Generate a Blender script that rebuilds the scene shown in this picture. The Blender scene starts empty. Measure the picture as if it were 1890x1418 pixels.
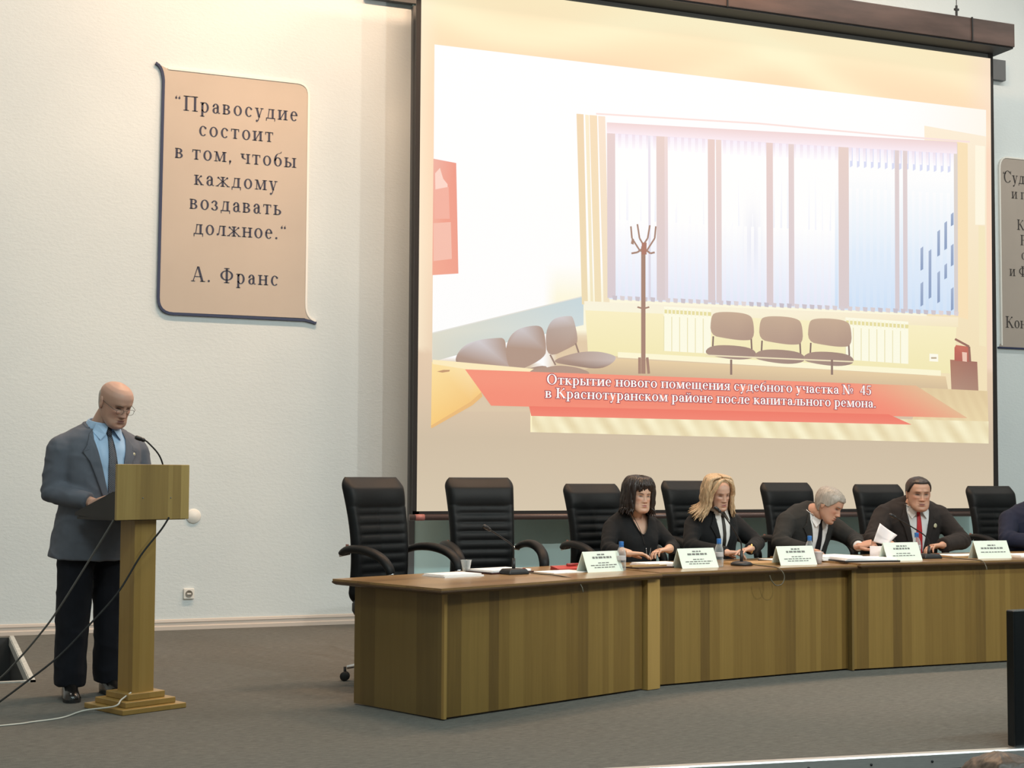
import bpy, bmesh, math, random
import numpy as np
from mathutils import Vector, Matrix, noise
from mathutils.bvhtree import BVHTree

random.seed(7)
S = bpy.context.scene
COL = S.collection
R = math.radians
V = Vector

# ------------------------------------------------------------------ camera
FPX, CY = 2676.0, 740.0
PSI, PIT, ROL = R(21.684), R(2.982), R(0.267)
CAM = np.array([0.0, 0.0, 1.30])
FW = np.array([math.sin(PSI)*math.cos(PIT), math.cos(PSI)*math.cos(PIT), math.sin(PIT)])
_rt = np.array([math.cos(PSI), -math.sin(PSI), 0.0])
_up = np.cross(_rt, FW)
RT = math.cos(ROL)*_rt + math.sin(ROL)*_up
UP = -math.sin(ROL)*_rt + math.cos(ROL)*_up
cd = bpy.data.cameras.new('camera')
cam = bpy.data.objects.new('camera', cd)
COL.objects.link(cam)
M = Matrix(((RT[0], UP[0], -FW[0], CAM[0]), (RT[1], UP[1], -FW[1], CAM[1]), (RT[2], UP[2], -FW[2], CAM[2]), (0, 0, 0, 1)))
cam.matrix_world = M
cd.sensor_fit = 'HORIZONTAL'
cd.sensor_width = 36.0
cd.lens = FPX/1890*36.0
cd.shift_y = -(709.0-CY)/1890.0
cd.clip_end = 100
S.camera = cam

def on_y(px, py, y):
    """where the photograph's point lies on the wall-parallel plane at depth y -> (x, z)"""
    d = FW*FPX + RT*(px-945) - UP*(py-CY)
    t = y/d[1]
    return (d[0]*t, CAM[2]+d[2]*t)

# ------------------------------------------------------------------ world, lights, exposure
W = bpy.data.worlds.new('world'); S.world = W
W.use_nodes = True
W.node_tree.nodes['Background'].inputs[0].default_value = (0.9, 0.95, 1.0, 1)
W.node_tree.nodes['Background'].inputs[1].default_value = 0.05
S.view_settings.view_transform = 'Standard'
S.view_settings.look = 'None'
S.view_settings.gamma = 1.0
S.view_settings.exposure = 0.0

def light(name, kind, loc, target, energy, color, **kw):
    l = bpy.data.lights.new(name, kind)
    l.energy = energy; l.color = color
    for k, v in kw.items(): setattr(l, k, v)
    o = bpy.data.objects.new(name, l); COL.objects.link(o)
    o.location = loc
    o.rotation_euler = (V(target)-V(loc)).to_track_quat('-Z', 'Y').to_euler()
    return o
# hall ceiling panels (cool white), stage batten (warm), three hall spotlights
HALL_PANELS = [(-1.0, 2.5), (3.2, 2.5), (7.4, 2.5), (11.6, 2.5), (1.0, -2.5), (7.4, -2.5)]
for i, (x, y) in enumerate(HALL_PANELS):
    light('hall_panel_light', 'AREA', (x, y, 7.28), (x, y+0.6, 0), 134, (0.78, 0.985, 1.0), shape='RECTANGLE', size=2.4, size_y=0.6)
STAGE_PANELS = [(-0.6, 9.9), (2.9, 9.9), (6.2, 9.9), (9.4, 9.9), (12.6, 9.9)]
STAGE_W = [50, 235, 215, 70, 60]
for i, (x, y) in enumerate(STAGE_PANELS):
    light('stage_panel_light', 'AREA', (x, y, 7.28), (x, y+0.25, 0), STAGE_W[i], (1.0, 0.64, 0.40) if i in (1, 2) else (1.0, 0.94, 0.86), shape='RECTANGLE', size=1.8, size_y=0.4)
SPOTS = [((7.8, 2.75, 4.3), 480), ((4.75, 2.75, 4.3), 480)]
for (p, e) in SPOTS:
    light('hall_spot_light', 'SPOT', p, (p[0]*0.45+3.4, 12.0, 2.8), e, (1.0, 0.97, 0.90), spot_size=R(88), spot_blend=0.5, shadow_soft_size=0.035)

# ------------------------------------------------------------------ helpers
def tag(o, label=None, cat=None, group=None, kind=None):
    if label: o['label'] = label
    if cat: o['category'] = cat
    if group: o['group'] = group
    if kind: o['kind'] = kind
    return o

def thing(name, label, cat, loc=(0, 0, 0), rz=0.0, group=None):
    o = bpy.data.objects.new(name, None); COL.objects.link(o)
    o.empty_display_size = 0.1
    o.location = loc; o.rotation_euler = (0, 0, rz)
    return tag(o, label, cat, group)

class MB:
    def __init__(s): s.v = []; s.f = []; s.m = []
    def add(s, verts, faces, mi=0):
        n = len(s.v); s.v += [tuple(p) for p in verts]
        s.f += [tuple(i+n for i in f) for f in faces]; s.m += [mi]*len(faces); return s
    def box(s, c, d, rz=0.0, mat=None, mi=0):
        x, y, z = d[0]/2, d[1]/2, d[2]/2
        vs = [V((sx*x, sy*y, sz*z)) for sz in (-1, 1) for sx, sy in ((-1, -1), (1, -1), (1, 1), (-1, 1))]
        m = Matrix.Translation(V(c)) @ (mat if mat is not None else Matrix.Rotation(rz, 4, 'Z'))
        return s.add([m @ v for v in vs], [(3, 2, 1, 0), (4, 5, 6, 7), (0, 1, 5, 4), (1, 2, 6, 5), (2, 3, 7, 6), (3, 0, 4, 7)], mi)
    def prism(s, poly, z0, z1, mi=0):
        n = len(poly)
        a = sum(poly[i][0]*poly[(i+1) % n][1]-poly[(i+1) % n][0]*poly[i][1] for i in range(n))
        if a < 0: poly = poly[::-1]
        vs = [(p[0], p[1], z0) for p in poly]+[(p[0], p[1], z1) for p in poly]
        fs = [tuple(range(n-1, -1, -1)), tuple(range(n, 2*n))]+[(i, (i+1) % n, (i+1) % n+n, i+n) for i in range(n)]
        return s.add(vs, fs, mi)
    def prism_xz(s, poly, y0, y1, mi=0):
        """polygon in the x,z plane, from y0 (front, smaller y) to y1"""
        n = len(poly)
        a = sum(poly[i][0]*poly[(i+1) % n][1]-poly[(i+1) % n][0]*poly[i][1] for i in range(n))
        if a < 0: poly = poly[::-1]
        vs = [(p[0], y0, p[1]) for p in poly]+[(p[0], y1, p[1]) for p in poly]
        fs = [tuple(range(n)), tuple(range(2*n-1, n-1, -1))]+[((i+1) % n, i, i+n, (i+1) % n+n) for i in range(n)]
        return s.add(vs, fs, mi)
    def loft(s, rings, closed=True, caps=True, mi=0):
        n = len(rings[0]); vs = [p for r in rings for p in r]; fs = []
        for k in range(len(rings)-1):
            for i in range(n if closed else n-1):
                j = (i+1) % n
                fs.append((k*n+i, k*n+j, (k+1)*n+j, (k+1)*n+i))
        if caps and closed:
            fs.append(tuple(range(n-1, -1, -1))); fs.append(tuple((len(rings)-1)*n+i for i in range(n)))
        return s.add(vs, fs, mi)
    def tube(s, pts, rad, seg=10, flat=1.0, up=None, mi=0):
        """tapered tube; flat squashes the cross-section along the frame's second axis"""
        pts = [V(p) for p in pts]; n = len(pts)
        if not hasattr(rad, '__len__'): rad = [rad]*n
        rings = []; prev = None
        for i, p in enumerate(pts):
            t = (pts[min(i+1, n-1)]-pts[max(i-1, 0)]).normalized()
            if prev is None:
                u = V(up) if up else (V((0, 0, 1)) if abs(t.z) < 0.9 else V((0, 1, 0)))
            else: u = prev
            a = u - t*u.dot(t)
            if a.length < 1e-6: a = t.orthogonal()
            a.normalize(); b = t.cross(a); prev = a
            rings.append([p+(a*math.cos(2*math.pi*k/seg)*flat+b*math.sin(2*math.pi*k/seg))*rad[i] for k in range(seg)])
        return s.loft(rings, mi=mi)
    def lathe(s, prof, seg=20, c=(0, 0, 0), axis=None, mi=0):
        rings = []
        m = axis if axis is not None else Matrix.Identity(3)
        for r, z in prof:
            rings.append([V(c)+m @ V((max(r, 1e-4)*math.cos(2*math.pi*k/seg), max(r, 1e-4)*math.sin(2*math.pi*k/seg), z)) for k in range(seg)])
        return s.loft(rings, mi=mi)
    def ellipsoid(s, c, r, seg=14, rin=9, rot=None, mi=0):
        m = rot if rot is not None else Matrix.Identity(3)
        rings = []
        for k in range(rin+1):
            a = -math.pi/2+math.pi*k/rin
            cr = max(math.cos(a), 1e-3)
            rings.append([V(c)+m @ V((r[0]*cr*math.cos(2*math.pi*i/seg), r[1]*cr*math.sin(2*math.pi*i/seg), r[2]*math.sin(a))) for i in range(seg)])
        return s.loft(rings, mi=mi)
    def xform(s, m):
        s.v = [tuple(m @ V(p)) for p in s.v]; return s
    def mesh(s, name):
        me = bpy.data.meshes.new(name)
        me.from_pydata(s.v, [], s.f); me.update()
        return me
    def build(s, name, mats, parent=None, smooth=False, bevel=0.0, seg=2, loc=None, fix=False):
        me = s.mesh(name)
        mats = mats if isinstance(mats, (list, tuple)) else [mats]
        for m in mats: me.materials.append(m)
        if len(mats) > 1:
            me.polygons.foreach_set('material_index', s.m)
        if fix:
            b = bmesh.new(); b.from_mesh(me); bmesh.ops.recalc_face_normals(b, faces=b.faces); b.to_mesh(me); b.free()
        if smooth:
            me.polygons.foreach_set('use_smooth', [True]*len(me.polygons))
        o = bpy.data.objects.new(name, me); COL.objects.link(o)
        if parent: o.parent = parent
        if loc: o.location = loc
        if bevel > 0:
            md = o.modifiers.new('bevel', 'BEVEL'); md.width = bevel; md.segments = seg; md.limit_method = 'ANGLE'; md.angle_limit = R(40)
            if not smooth:
                me.polygons.foreach_set('use_smooth', [True]*len(me.polygons))
                try:
                    md.harden_normals = True
                except Exception: pass
        return o

def remesh(mb, voxel, smooth=3, name='tmp'):
    """one continuous closed surface out of overlapping shapes -> MB"""
    me = mb.mesh(name); o = bpy.data.objects.new(name, me); COL.objects.link(o)
    md = o.modifiers.new('r', 'REMESH'); md.mode = 'VOXEL'; md.voxel_size = voxel
    if smooth:
        ms = o.modifiers.new('s', 'SMOOTH'); ms.iterations = smooth; ms.factor = 0.5
    dg = bpy.context.evaluated_depsgraph_get(); ev = o.evaluated_get(dg)
    m2 = ev.to_mesh()
    out = MB(); out.v = [tuple(v.co) for v in m2.vertices]; out.f = [tuple(p.vertices) for p in m2.polygons]; out.m = [0]*len(out.f)
    ev.to_mesh_clear(); bpy.data.objects.remove(o); bpy.data.meshes.remove(me)
    return out

def unite(a, b):
    """boolean union of two closed MBs -> MB (falls back to joining)"""
    ma, mb_ = a.mesh('ua'), b.mesh('ub')
    oa, ob = bpy.data.objects.new('ua', ma), bpy.data.objects.new('ub', mb_)
    COL.objects.link(oa); COL.objects.link(ob)
    for m in (ma, mb_):
        bb = bmesh.new(); bb.from_mesh(m); bmesh.ops.recalc_face_normals(bb, faces=bb.faces); bb.to_mesh(m); bb.free()
    md = oa.modifiers.new('b', 'BOOLEAN'); md.operation = 'UNION'; md.object = ob; md.solver = 'EXACT'
    dg = bpy.context.evaluated_depsgraph_get(); ev = oa.evaluated_get(dg); m2 = ev.to_mesh()
    out = MB(); out.v = [tuple(v.co) for v in m2.vertices]; out.f = [tuple(p.vertices) for p in m2.polygons]; out.m = [0]*len(out.f)
    ev.to_mesh_clear()
    for o in (oa, ob): bpy.data.objects.remove(o)
    for m in (ma, mb_): bpy.data.meshes.remove(m)
    if len(out.v) < 0.5*len(a.v):
        out = MB(); out.add(a.v, a.f); out.add(b.v, b.f)
    return out

def copy_tree(o, parent=None):
    c = o.copy(); COL.objects.link(c)
    if parent: c.parent = parent
    for ch in list(o.children): copy_tree(ch, c)
    return c

# ------------------------------------------------------------------ materials
def lin(c):
    return tuple(((x/255)/12.92 if x/255 <= 0.04045 else ((x/255+0.055)/1.055)**2.4) for x in c)

def mat(name, rgb=(0.5, 0.5, 0.5), rough=0.6, metal=0.0, spec=0.5, var=0.0, vscale=8.0, bump=0.0, bscale=60.0, stretch=(1, 1, 1), trans=0.0, sheen=0.0, sss=0.0, coat=0.0):
    m = bpy.data.materials.new(name); m.use_nodes = True
    nt = m.node_tree; b = nt.nodes['Principled BSDF']
    b.inputs['Base Color'].default_value = (*rgb, 1)
    b.inputs['Roughness'].default_value = rough; b.inputs['Metallic'].default_value = metal
    b.inputs['Specular IOR Level'].default_value = spec
    b.inputs['Transmission Weight'].default_value = trans
    b.inputs['Sheen Weight'].default_value = sheen
    b.inputs['Coat Weight'].default_value = coat
    if sss:
        b.inputs['Subsurface Weight'].default_value = sss; b.inputs['Subsurface Radius'].default_value = (1, 0.35, 0.2); b.inputs['Subsurface Scale'].default_value = 0.008
    if var or bump:
        tc = nt.nodes.new('ShaderNodeTexCoord'); mp = nt.nodes.new('ShaderNodeMapping'); mp.inputs['Scale'].default_value = stretch
        nt.links.new(tc.outputs['Object'], mp.inputs['Vector'])
    if var:
        n = nt.nodes.new('ShaderNodeTexNoise'); n.inputs['Scale'].default_value = vscale; n.inputs['Detail'].default_value = 5
        nt.links.new(mp.outputs[0], n.inputs['Vector'])
        r = nt.nodes.new('ShaderNodeMapRange'); r.inputs['From Min'].default_value = 0.3; r.inputs['From Max'].default_value = 0.7; r.inputs['To Min'].default_value = 1-var; r.inputs['To Max'].default_value = 1+var
        nt.links.new(n.outputs['Fac'], r.inputs['Value'])
        mx = nt.nodes.new('ShaderNodeMix'); mx.data_type = 'RGBA'; mx.blend_type = 'MULTIPLY'; mx.inputs['Factor'].default_value = 1
        mx.inputs['A'].default_value = (*rgb, 1); nt.links.new(r.outputs[0], mx.inputs['B']); nt.links.new(mx.outputs['Result'], b.inputs['Base Color'])
    if bump:
        n2 = nt.nodes.new('ShaderNodeTexNoise'); n2.inputs['Scale'].default_value = bscale; n2.inputs['Detail'].default_value = 4
        nt.links.new(mp.outputs[0], n2.inputs['Vector'])
        bp = nt.nodes.new('ShaderNodeBump'); bp.inputs['Strength'].default_value = bump; bp.inputs['Distance'].default_value = 0.01
        nt.links.new(n2.outputs['Fac'], bp.inputs['Height']); nt.links.new(bp.outputs[0], b.inputs['Normal'])
    return m

def wood(name, base, dark, light_, strip=0.085, axis='X', rough=0.45, gx=1.0, coat=0.1):
    """laminate made of upright staves of differing tone with fine grain; staves run along local z, side by side along AXIS"""
    m = bpy.data.materials.new(name); m.use_nodes = True; nt = m.node_tree; b = nt.nodes['Principled BSDF']
    tc = nt.nodes.new('ShaderNodeTexCoord'); sp = nt.nodes.new('ShaderNodeSeparateXYZ'); nt.links.new(tc.outputs['Object'], sp.inputs[0])
    if axis == 'XY':
        ad = nt.nodes.new('ShaderNodeMath'); ad.operation = 'ADD'; nt.links.new(sp.outputs['X'], ad.inputs[0]); nt.links.new(sp.outputs['Y'], ad.inputs[1]); src = ad.outputs[0]
    else: src = sp.outputs[axis]
    dv = nt.nodes.new('ShaderNodeMath'); dv.operation = 'DIVIDE'; dv.inputs[1].default_value = strip; nt.links.new(src, dv.inputs[0])
    # uneven stave widths
    n0 = nt.nodes.new('ShaderNodeTexNoise'); n0.noise_dimensions = '1D'; n0.inputs['Scale'].default_value = 0.9; n0.inputs['Detail'].default_value = 0; nt.links.new(dv.outputs[0], n0.inputs['W'])
    ma = nt.nodes.new('ShaderNodeMath'); ma.operation = 'MULTIPLY_ADD'; ma.inputs[1].default_value = 1.2; nt.links.new(n0.outputs['Fac'], ma.inputs[0]); nt.links.new(dv.outputs[0], ma.inputs[2])
    fl = nt.nodes.new('ShaderNodeMath'); fl.operation = 'FLOOR'; nt.links.new(ma.outputs[0], fl.inputs[0])
    wn = nt.nodes.new('ShaderNodeTexWhiteNoise'); wn.noise_dimensions = '1D'; nt.links.new(fl.outputs[0], wn.inputs['W'])
    mp = nt.nodes.new('ShaderNodeMapping'); mp.inputs['Scale'].default_value = (45*gx, 45*gx, 1.6) if axis != 'Z' else (1.6, 45, 45)
    nt.links.new(tc.outputs['Object'], mp.inputs[0])
    n1 = nt.nodes.new('ShaderNodeTexNoise'); n1.inputs['Scale'].default_value = 1.0; n1.inputs['Detail'].default_value = 6; n1.inputs['Roughness'].default_value = 0.65; nt.links.new(mp.outputs[0], n1.inputs['Vector'])
    mix = nt.nodes.new('ShaderNodeMath'); mix.operation = 'MULTIPLY_ADD'; mix.inputs[1].default_value = 0.55; nt.links.new(wn.outputs['Value'], mix.inputs[0])
    g2 = nt.nodes.new('ShaderNodeMath'); g2.operation = 'MULTIPLY'; g2.inputs[1].default_value = 0.5; nt.links.new(n1.outputs['Fac'], g2.inputs[0]); nt.links.new(g2.outputs[0], mix.inputs[2])
    cr = nt.nodes.new('ShaderNodeValToRGB'); e = cr.color_ramp.elements
    e[0].position = 0.12; e[0].color = (*dark, 1); e[1].position = 0.85; e[1].color = (*light_, 1)
    k = e.new(0.45); k.color = (*base, 1)
    nt.links.new(mix.outputs[0], cr.inputs[0]); nt.links.new(cr.outputs[0], b.inputs['Base Color'])
    b.inputs['Roughness'].default_value = rough; b.inputs['Coat Weight'].default_value = coat; b.inputs['Coat Roughness'].default_value = 0.25
    return m

def vcol_mat(name, emis=0.0, rough=0.7, sss=0.0, attr='Col', spec=0.4):
    m = bpy.data.materials.new(name); m.use_nodes = True; nt = m.node_tree; b = nt.nodes['Principled BSDF']
    a = nt.nodes.new('ShaderNodeAttribute'); a.attribute_name = attr
    b.inputs['Roughness'].default_value = rough; b.inputs['Specular IOR Level'].default_value = spec
    if emis:
        b.inputs['Base Color'].default_value = (0.03, 0.03, 0.03, 1)
        nt.links.new(a.outputs['Color'], b.inputs['Emission Color']); b.inputs['Emission Strength'].default_value = emis
    else:
        nt.links.new(a.outputs['Color'], b.inputs['Base Color'])
    if sss:
        b.inputs['Subsurface Weight'].default_value = sss; b.inputs['Subsurface Radius'].default_value = (1, 0.35, 0.2); b.inputs['Subsurface Scale'].default_value = 0.006
    return m

def plaster():
    m = bpy.data.materials.new('wall_plaster'); m.use_nodes = True; nt = m.node_tree; b = nt.nodes['Principled BSDF']
    tc = nt.nodes.new('ShaderNodeTexCoord'); mp = nt.nodes.new('ShaderNodeMapping'); mp.inputs['Scale'].default_value = (1.0, 1.0, 1.9); nt.links.new(tc.outputs['Object'], mp.inputs[0])
    n = nt.nodes.new('ShaderNodeTexNoise'); n.inputs['Scale'].default_value = 30; n.inputs['Detail'].default_value = 4; n.inputs['Roughness'].default_value = 0.6; nt.links.new(mp.outputs[0], n.inputs['Vector'])
    bp = nt.nodes.new('ShaderNodeBump'); bp.inputs['Strength'].default_value = 0.26; bp.inputs['Distance'].default_value = 0.010; nt.links.new(n.outputs['Fac'], bp.inputs['Height']); nt.links.new(bp.outputs[0], b.inputs['Normal'])
    n2 = nt.nodes.new('ShaderNodeTexNoise'); n2.inputs['Scale'].default_value = 0.7; n2.inputs['Detail'].default_value = 3; nt.links.new(tc.outputs['Object'], n2.inputs['Vector'])
    cr = nt.nodes.new('ShaderNodeValToRGB'); cr.color_ramp.elements[0].position = 0.35; cr.color_ramp.elements[0].color = (0.637, 0.692, 0.705, 1); cr.color_ramp.elements[1].position = 0.7; cr.color_ramp.elements[1].color = (0.697, 0.748, 0.752, 1)
    nt.links.new(n2.outputs['Fac'], cr.inputs[0]); nt.links.new(cr.outputs[0], b.inputs['Base Color'])
    b.inputs['Roughness'].default_value = 0.75; b.inputs['Specular IOR Level'].default_value = 0.25
    return m

def carpet():
    m = bpy.data.materials.new('grey_carpet'); m.use_nodes = True; nt = m.node_tree; b = nt.nodes['Principled BSDF']
    tc = nt.nodes.new('ShaderNodeTexCoord'); mp = nt.nodes.new('ShaderNodeMapping'); mp.inputs['Scale'].default_value = (10, 42, 1); mp.inputs['Rotation'].default_value = (0, 0, R(3)); nt.links.new(tc.outputs['Object'], mp.inputs[0])
    n = nt.nodes.new('ShaderNodeTexNoise'); n.inputs['Scale'].default_value = 1.6; n.inputs['Detail'].default_value = 6; n.inputs['Roughness'].default_value = 0.75; nt.links.new(mp.outputs[0], n.inputs['Vector'])
    cr = nt.nodes.new('ShaderNodeValToRGB'); e = cr.color_ramp.elements
    e[0].position = 0.28; e[0].color = (0.086, 0.087, 0.081, 1); e[1].position = 0.78; e[1].color = (0.200, 0.202, 0.186, 1)
    k = e.new(0.5); k.color = (0.137, 0.137, 0.127, 1)
    nt.links.new(n.outputs['Fac'], cr.inputs[0])
    n2 = nt.nodes.new('ShaderNodeTexNoise'); n2.inputs['Scale'].default_value = 0.8; nt.links.new(tc.outputs['Object'], n2.inputs['Vector'])
    mx = nt.nodes.new('ShaderNodeMix'); mx.data_type = 'RGBA'; mx.blend_type = 'MULTIPLY'; mx.inputs['Factor'].default_value = 1
    cr2 = nt.nodes.new('ShaderNodeValToRGB'); cr2.color_ramp.elements[0].color = (0.86, 0.9, 0.9, 1); cr2.color_ramp.elements[1].color = (1.1, 1.04, 1.0, 1)
    nt.links.new(n2.outputs['Fac'], cr2.inputs[0]); nt.links.new(cr.outputs[0], mx.inputs['A']); nt.links.new(cr2.outputs[0], mx.inputs['B']); nt.links.new(mx.outputs['Result'], b.inputs['Base Color'])
    n3 = nt.nodes.new('ShaderNodeTexNoise'); n3.inputs['Scale'].default_value = 160; nt.links.new(tc.outputs['Object'], n3.inputs['Vector'])
    bp = nt.nodes.new('ShaderNodeBump'); bp.inputs['Strength'].default_value = 0.5; bp.inputs['Distance'].default_value = 0.006; nt.links.new(n3.outputs['Fac'], bp.inputs['Height']); nt.links.new(bp.outputs[0], b.inputs['Normal'])
    b.inputs['Roughness'].default_value = 0.95; b.inputs['Specular IOR Level'].default_value = 0.1
    return m

M_WALL = plaster()
M_CARPET = carpet()
M_TRIM = mat('baseboard_paint', (0.60, 0.53, 0.47), 0.5)
M_CEIL = mat('ceiling_paint', (0.78, 0.78, 0.76), 0.9, var=0.03)
M_SIDE = mat('side_wall_paint', (0.55, 0.56, 0.54), 0.85, var=0.03)
M_DARKFACE = mat('dark_stage_face', (0.035, 0.04, 0.042), 0.6, var=0.1)
M_ALU = mat('brushed_aluminium', (0.72, 0.73, 0.72), 0.38, metal=0.85, var=0.06, vscale=20, stretch=(0.3, 8, 8))
M_BLACK = mat('black_plastic', (0.012, 0.012, 0.013), 0.42)
M_BLACKMETAL = mat('black_metal', (0.014, 0.014, 0.015), 0.35, metal=0.2)
M_RUBBER = mat('black_rubber', (0.01, 0.01, 0.01), 0.7)
M_CHROME = mat('chrome', (0.82, 0.82, 0.84), 0.12, metal=1.0)
M_LEATHER = mat('black_leather', (0.0062, 0.0068, 0.0074), 0.5, spec=0.2, bump=0.08, bscale=180)
M_DESK = wood('oak_laminate', (0.178, 0.105, 0.023), (0.106, 0.061, 0.014), (0.248, 0.155, 0.038), 0.09)
M_DESKSIDE = wood('oak_laminate_side', (0.150, 0.096, 0.028), (0.115, 0.072, 0.020), (0.185, 0.120, 0.036), 0.16, axis='Y')
M_TOP = wood('oak_top', (0.27, 0.155, 0.06), (0.19, 0.105, 0.04), (0.34, 0.205, 0.085), 0.14, axis='Y', rough=0.28, gx=0.35, coat=0.35)
M_EDGE = mat('dark_oak_edge', (0.085, 0.045, 0.02), 0.35, var=0.15, vscale=10)
M_LECT = wood('pine_lectern', (0.31, 0.205, 0.062), (0.215, 0.137, 0.042), (0.43, 0.305, 0.105), 0.05, axis='XY', rough=0.4)
M_LECTCOL = wood('pine_column', (0.32, 0.195, 0.052), (0.265, 0.16, 0.042), (0.38, 0.24, 0.072), 0.3, axis='XY', rough=0.38)
M_PAPER = mat('white_paper', (0.82, 0.82, 0.82), 0.8)
M_PAPERPINK = mat('pinkish_paper', (0.80, 0.74, 0.75), 0.8)
M_PLATE = mat('nameplate_card', (0.72, 0.80, 0.71), 0.55)
M_INK = mat('dark_ink', (0.16, 0.17, 0.16), 0.7)
M_TEXT = mat('plaque_ink', (0.028, 0.030, 0.06), 0.6)
M_TEXT2 = mat('plaque_ink_brown', (0.05, 0.042, 0.04), 0.6)
M_PLAQUE = mat('plaque_beige', (0.49, 0.41, 0.335), 0.5, var=0.03, vscale=2)
M_PLAQUE2 = mat('plaque_grey_beige', (0.40, 0.345, 0.30), 0.5, var=0.03, vscale=2)
M_WHITE = mat('white_enamel', (0.80, 0.78, 0.73), 0.4)
M_RIMSHADOW = mat('navy_rim_shadow', (0.016, 0.025, 0.075), 0.5)
M_TEAL = mat('teal_board', (0.50, 0.70, 0.70), 0.7, var=0.05, vscale=3)
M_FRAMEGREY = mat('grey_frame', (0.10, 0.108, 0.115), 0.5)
M_CASE = mat('stained_dark_wood', (0.055, 0.036, 0.031), 0.35, var=0.55, vscale=2.2, stretch=(0.6, 1, 3), coat=0.3)
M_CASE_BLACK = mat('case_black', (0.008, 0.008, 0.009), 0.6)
M_BORDER = mat('screen_black_border', (0.012, 0.010, 0.010), 0.8)
M_HEM = mat('screen_grey_hem', (0.085, 0.09, 0.09), 0.8)
M_RED = mat('red_cover', (0.42, 0.03, 0.025), 0.35)
M_TAN = mat('tan_wood_folder', (0.42, 0.26, 0.11), 0.5, var=0.1)
M_GOLD = mat('gold_trim', (0.75, 0.55, 0.22), 0.35, metal=0.8)
def water_mat(name, tint, ior, rough=0.03):
    m = mat(name, tint, rough, trans=1.0); m.node_tree.nodes['Principled BSDF'].inputs['IOR'].default_value = ior; return m
def clear_mat(name):
    m = bpy.data.materials.new(name); m.use_nodes = True; nt = m.node_tree; b = nt.nodes['Principled BSDF']
    b.inputs['Base Color'].default_value = (0.75, 0.80, 0.82, 1); b.inputs['Roughness'].default_value = 0.12
    tr = nt.nodes.new('ShaderNodeBsdfTransparent'); tr.inputs[0].default_value = (0.93, 0.96, 0.97, 1)
    lw = nt.nodes.new('ShaderNodeLayerWeight'); lw.inputs['Blend'].default_value = 0.35
    mr = nt.nodes.new('ShaderNodeMapRange'); mr.inputs['To Min'].default_value = 0.12; mr.inputs['To Max'].default_value = 0.75; nt.links.new(lw.outputs['Facing'], mr.inputs['Value'])
    mx = nt.nodes.new('ShaderNodeMixShader'); nt.links.new(mr.outputs[0], mx.inputs[0]); nt.links.new(tr.outputs[0], mx.inputs[1]); nt.links.new(b.outputs[0], mx.inputs[2])
    nt.links.new(mx.outputs[0], nt.nodes['Material Output'].inputs['Surface']); return m
M_GLASS = clear_mat('clear_plastic')
M_CUP = mat('translucent_cup', (0.80, 0.78, 0.80), 0.25, trans=0.45)
M_BLUECAP = mat('blue_cap', (0.03, 0.16, 0.48), 0.4)

# ------------------------------------------------------------------ the setting
YW = 12.42
def struct(name, mb, m, **kw):
    o = mb.build(name, m, **kw); o['kind'] = 'structure'; return o

# stage floor with a stair opening at far left (x -2.6..0.617, y 9.61..12.2)
OX0, OX1, OY0, OY1 = -2.6, 0.600, 9.63, 12.28
def edge_y(x): return 5.832-(x-3.124)*0.113          # stage front edge line
mb = MB()
XL, XR, ST = -4.0, 15.0, 0.25
def slab(poly): mb.prism(poly, -ST, 0.0)
slab([(XL, edge_y(XL)), (XR, edge_y(XR)), (XR, OY0), (XL, OY0)])
slab([(XL, OY0), (OX0, OY0), (OX0, YW), (XL, YW)])
slab([(OX1, OY0), (XR, OY0), (XR, YW), (OX1, YW)])
slab([(OX0, OY1), (OX1, OY1), (OX1, YW), (OX0, YW)])
struct('floor', mb, M_CARPET)
mb = MB(); mb.box((5.5, -1.2, -0.80), (21, 15.0, 0.1)); struct('floor_hall', mb, mat('hall_floor', (0.06, 0.055, 0.05), 0.7, var=0.15))
mb = MB(); mb.box((5.5, YW+0.1, 3.2), (21.4, 0.2, 8.4)); struct('wall_back', mb, M_WALL)
mb = MB(); mb.box((-4.1, 2.0, 3.2), (0.2, 21, 8.4)); struct('wall_left', mb, M_SIDE)
mb = MB(); mb.box((15.1, 2.0, 3.2), (0.2, 21, 8.4)); struct('wall_right', mb, M_SIDE)
mb = MB(); mb.box((5.5, -8.6, 3.2), (21.4, 0.2, 8.4)); struct('wall_rear', mb, M_SIDE)
mb = MB(); mb.box((5.5, 2.0, 7.5), (21.4, 21.4, 0.2)); struct('ceiling', mb, M_CEIL)
mb = MB()
prof = [(YW, 0.0), (YW-0.022, 0.0), (YW-0.022, 0.03), (YW-0.012, 0.036), (YW-0.012, 0.06), (YW-0.018, 0.066), (YW-0.014, 0.085), (YW, 0.09)]
mb.loft([[(-4.0, y, z) for y, z in prof], [(15.0, y, z) for y, z in prof]])
struct('baseboard_back', mb, M_TRIM, fix=True)
# stage front: face and riveted aluminium nosing
mb = MB()
a, b_ = V((XL, edge_y(XL), 0)), V((XR, edge_y(XR), 0)); dr = (b_-a).normalized(); fr = V((dr.y, -dr.x, 0))
mb.loft([[p+fr*0.0+V((0, 0, -ST)), p-fr*0.1+V((0, 0, -ST)), p-fr*0.1+V((0, 0, -0.75)), p+V((0, 0, -0.75))] for p in (a, b_)])
struct('wall_stage_front', mb, M_DARKFACE, fix=True)
mb = MB()
mb.loft([[p+fr*s+V((0, 0, z)) for s, z in ((-0.035, 0.0), (-0.035, 0.007), (0.01, 0.007), (0.016, 0.0), (0.016, -0.065), (0.004, -0.065), (0.004, -0.0))] for p in (a, b_)])
n = 60
for k in range(n):
    p = a+dr*((b_-a).length*(k+0.5)/n)+fr*0.016+V((0, 0, -0.03))
    mb.ellipsoid(p, (0.007, 0.007, 0.007), 8, 5, mi=1)
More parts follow.
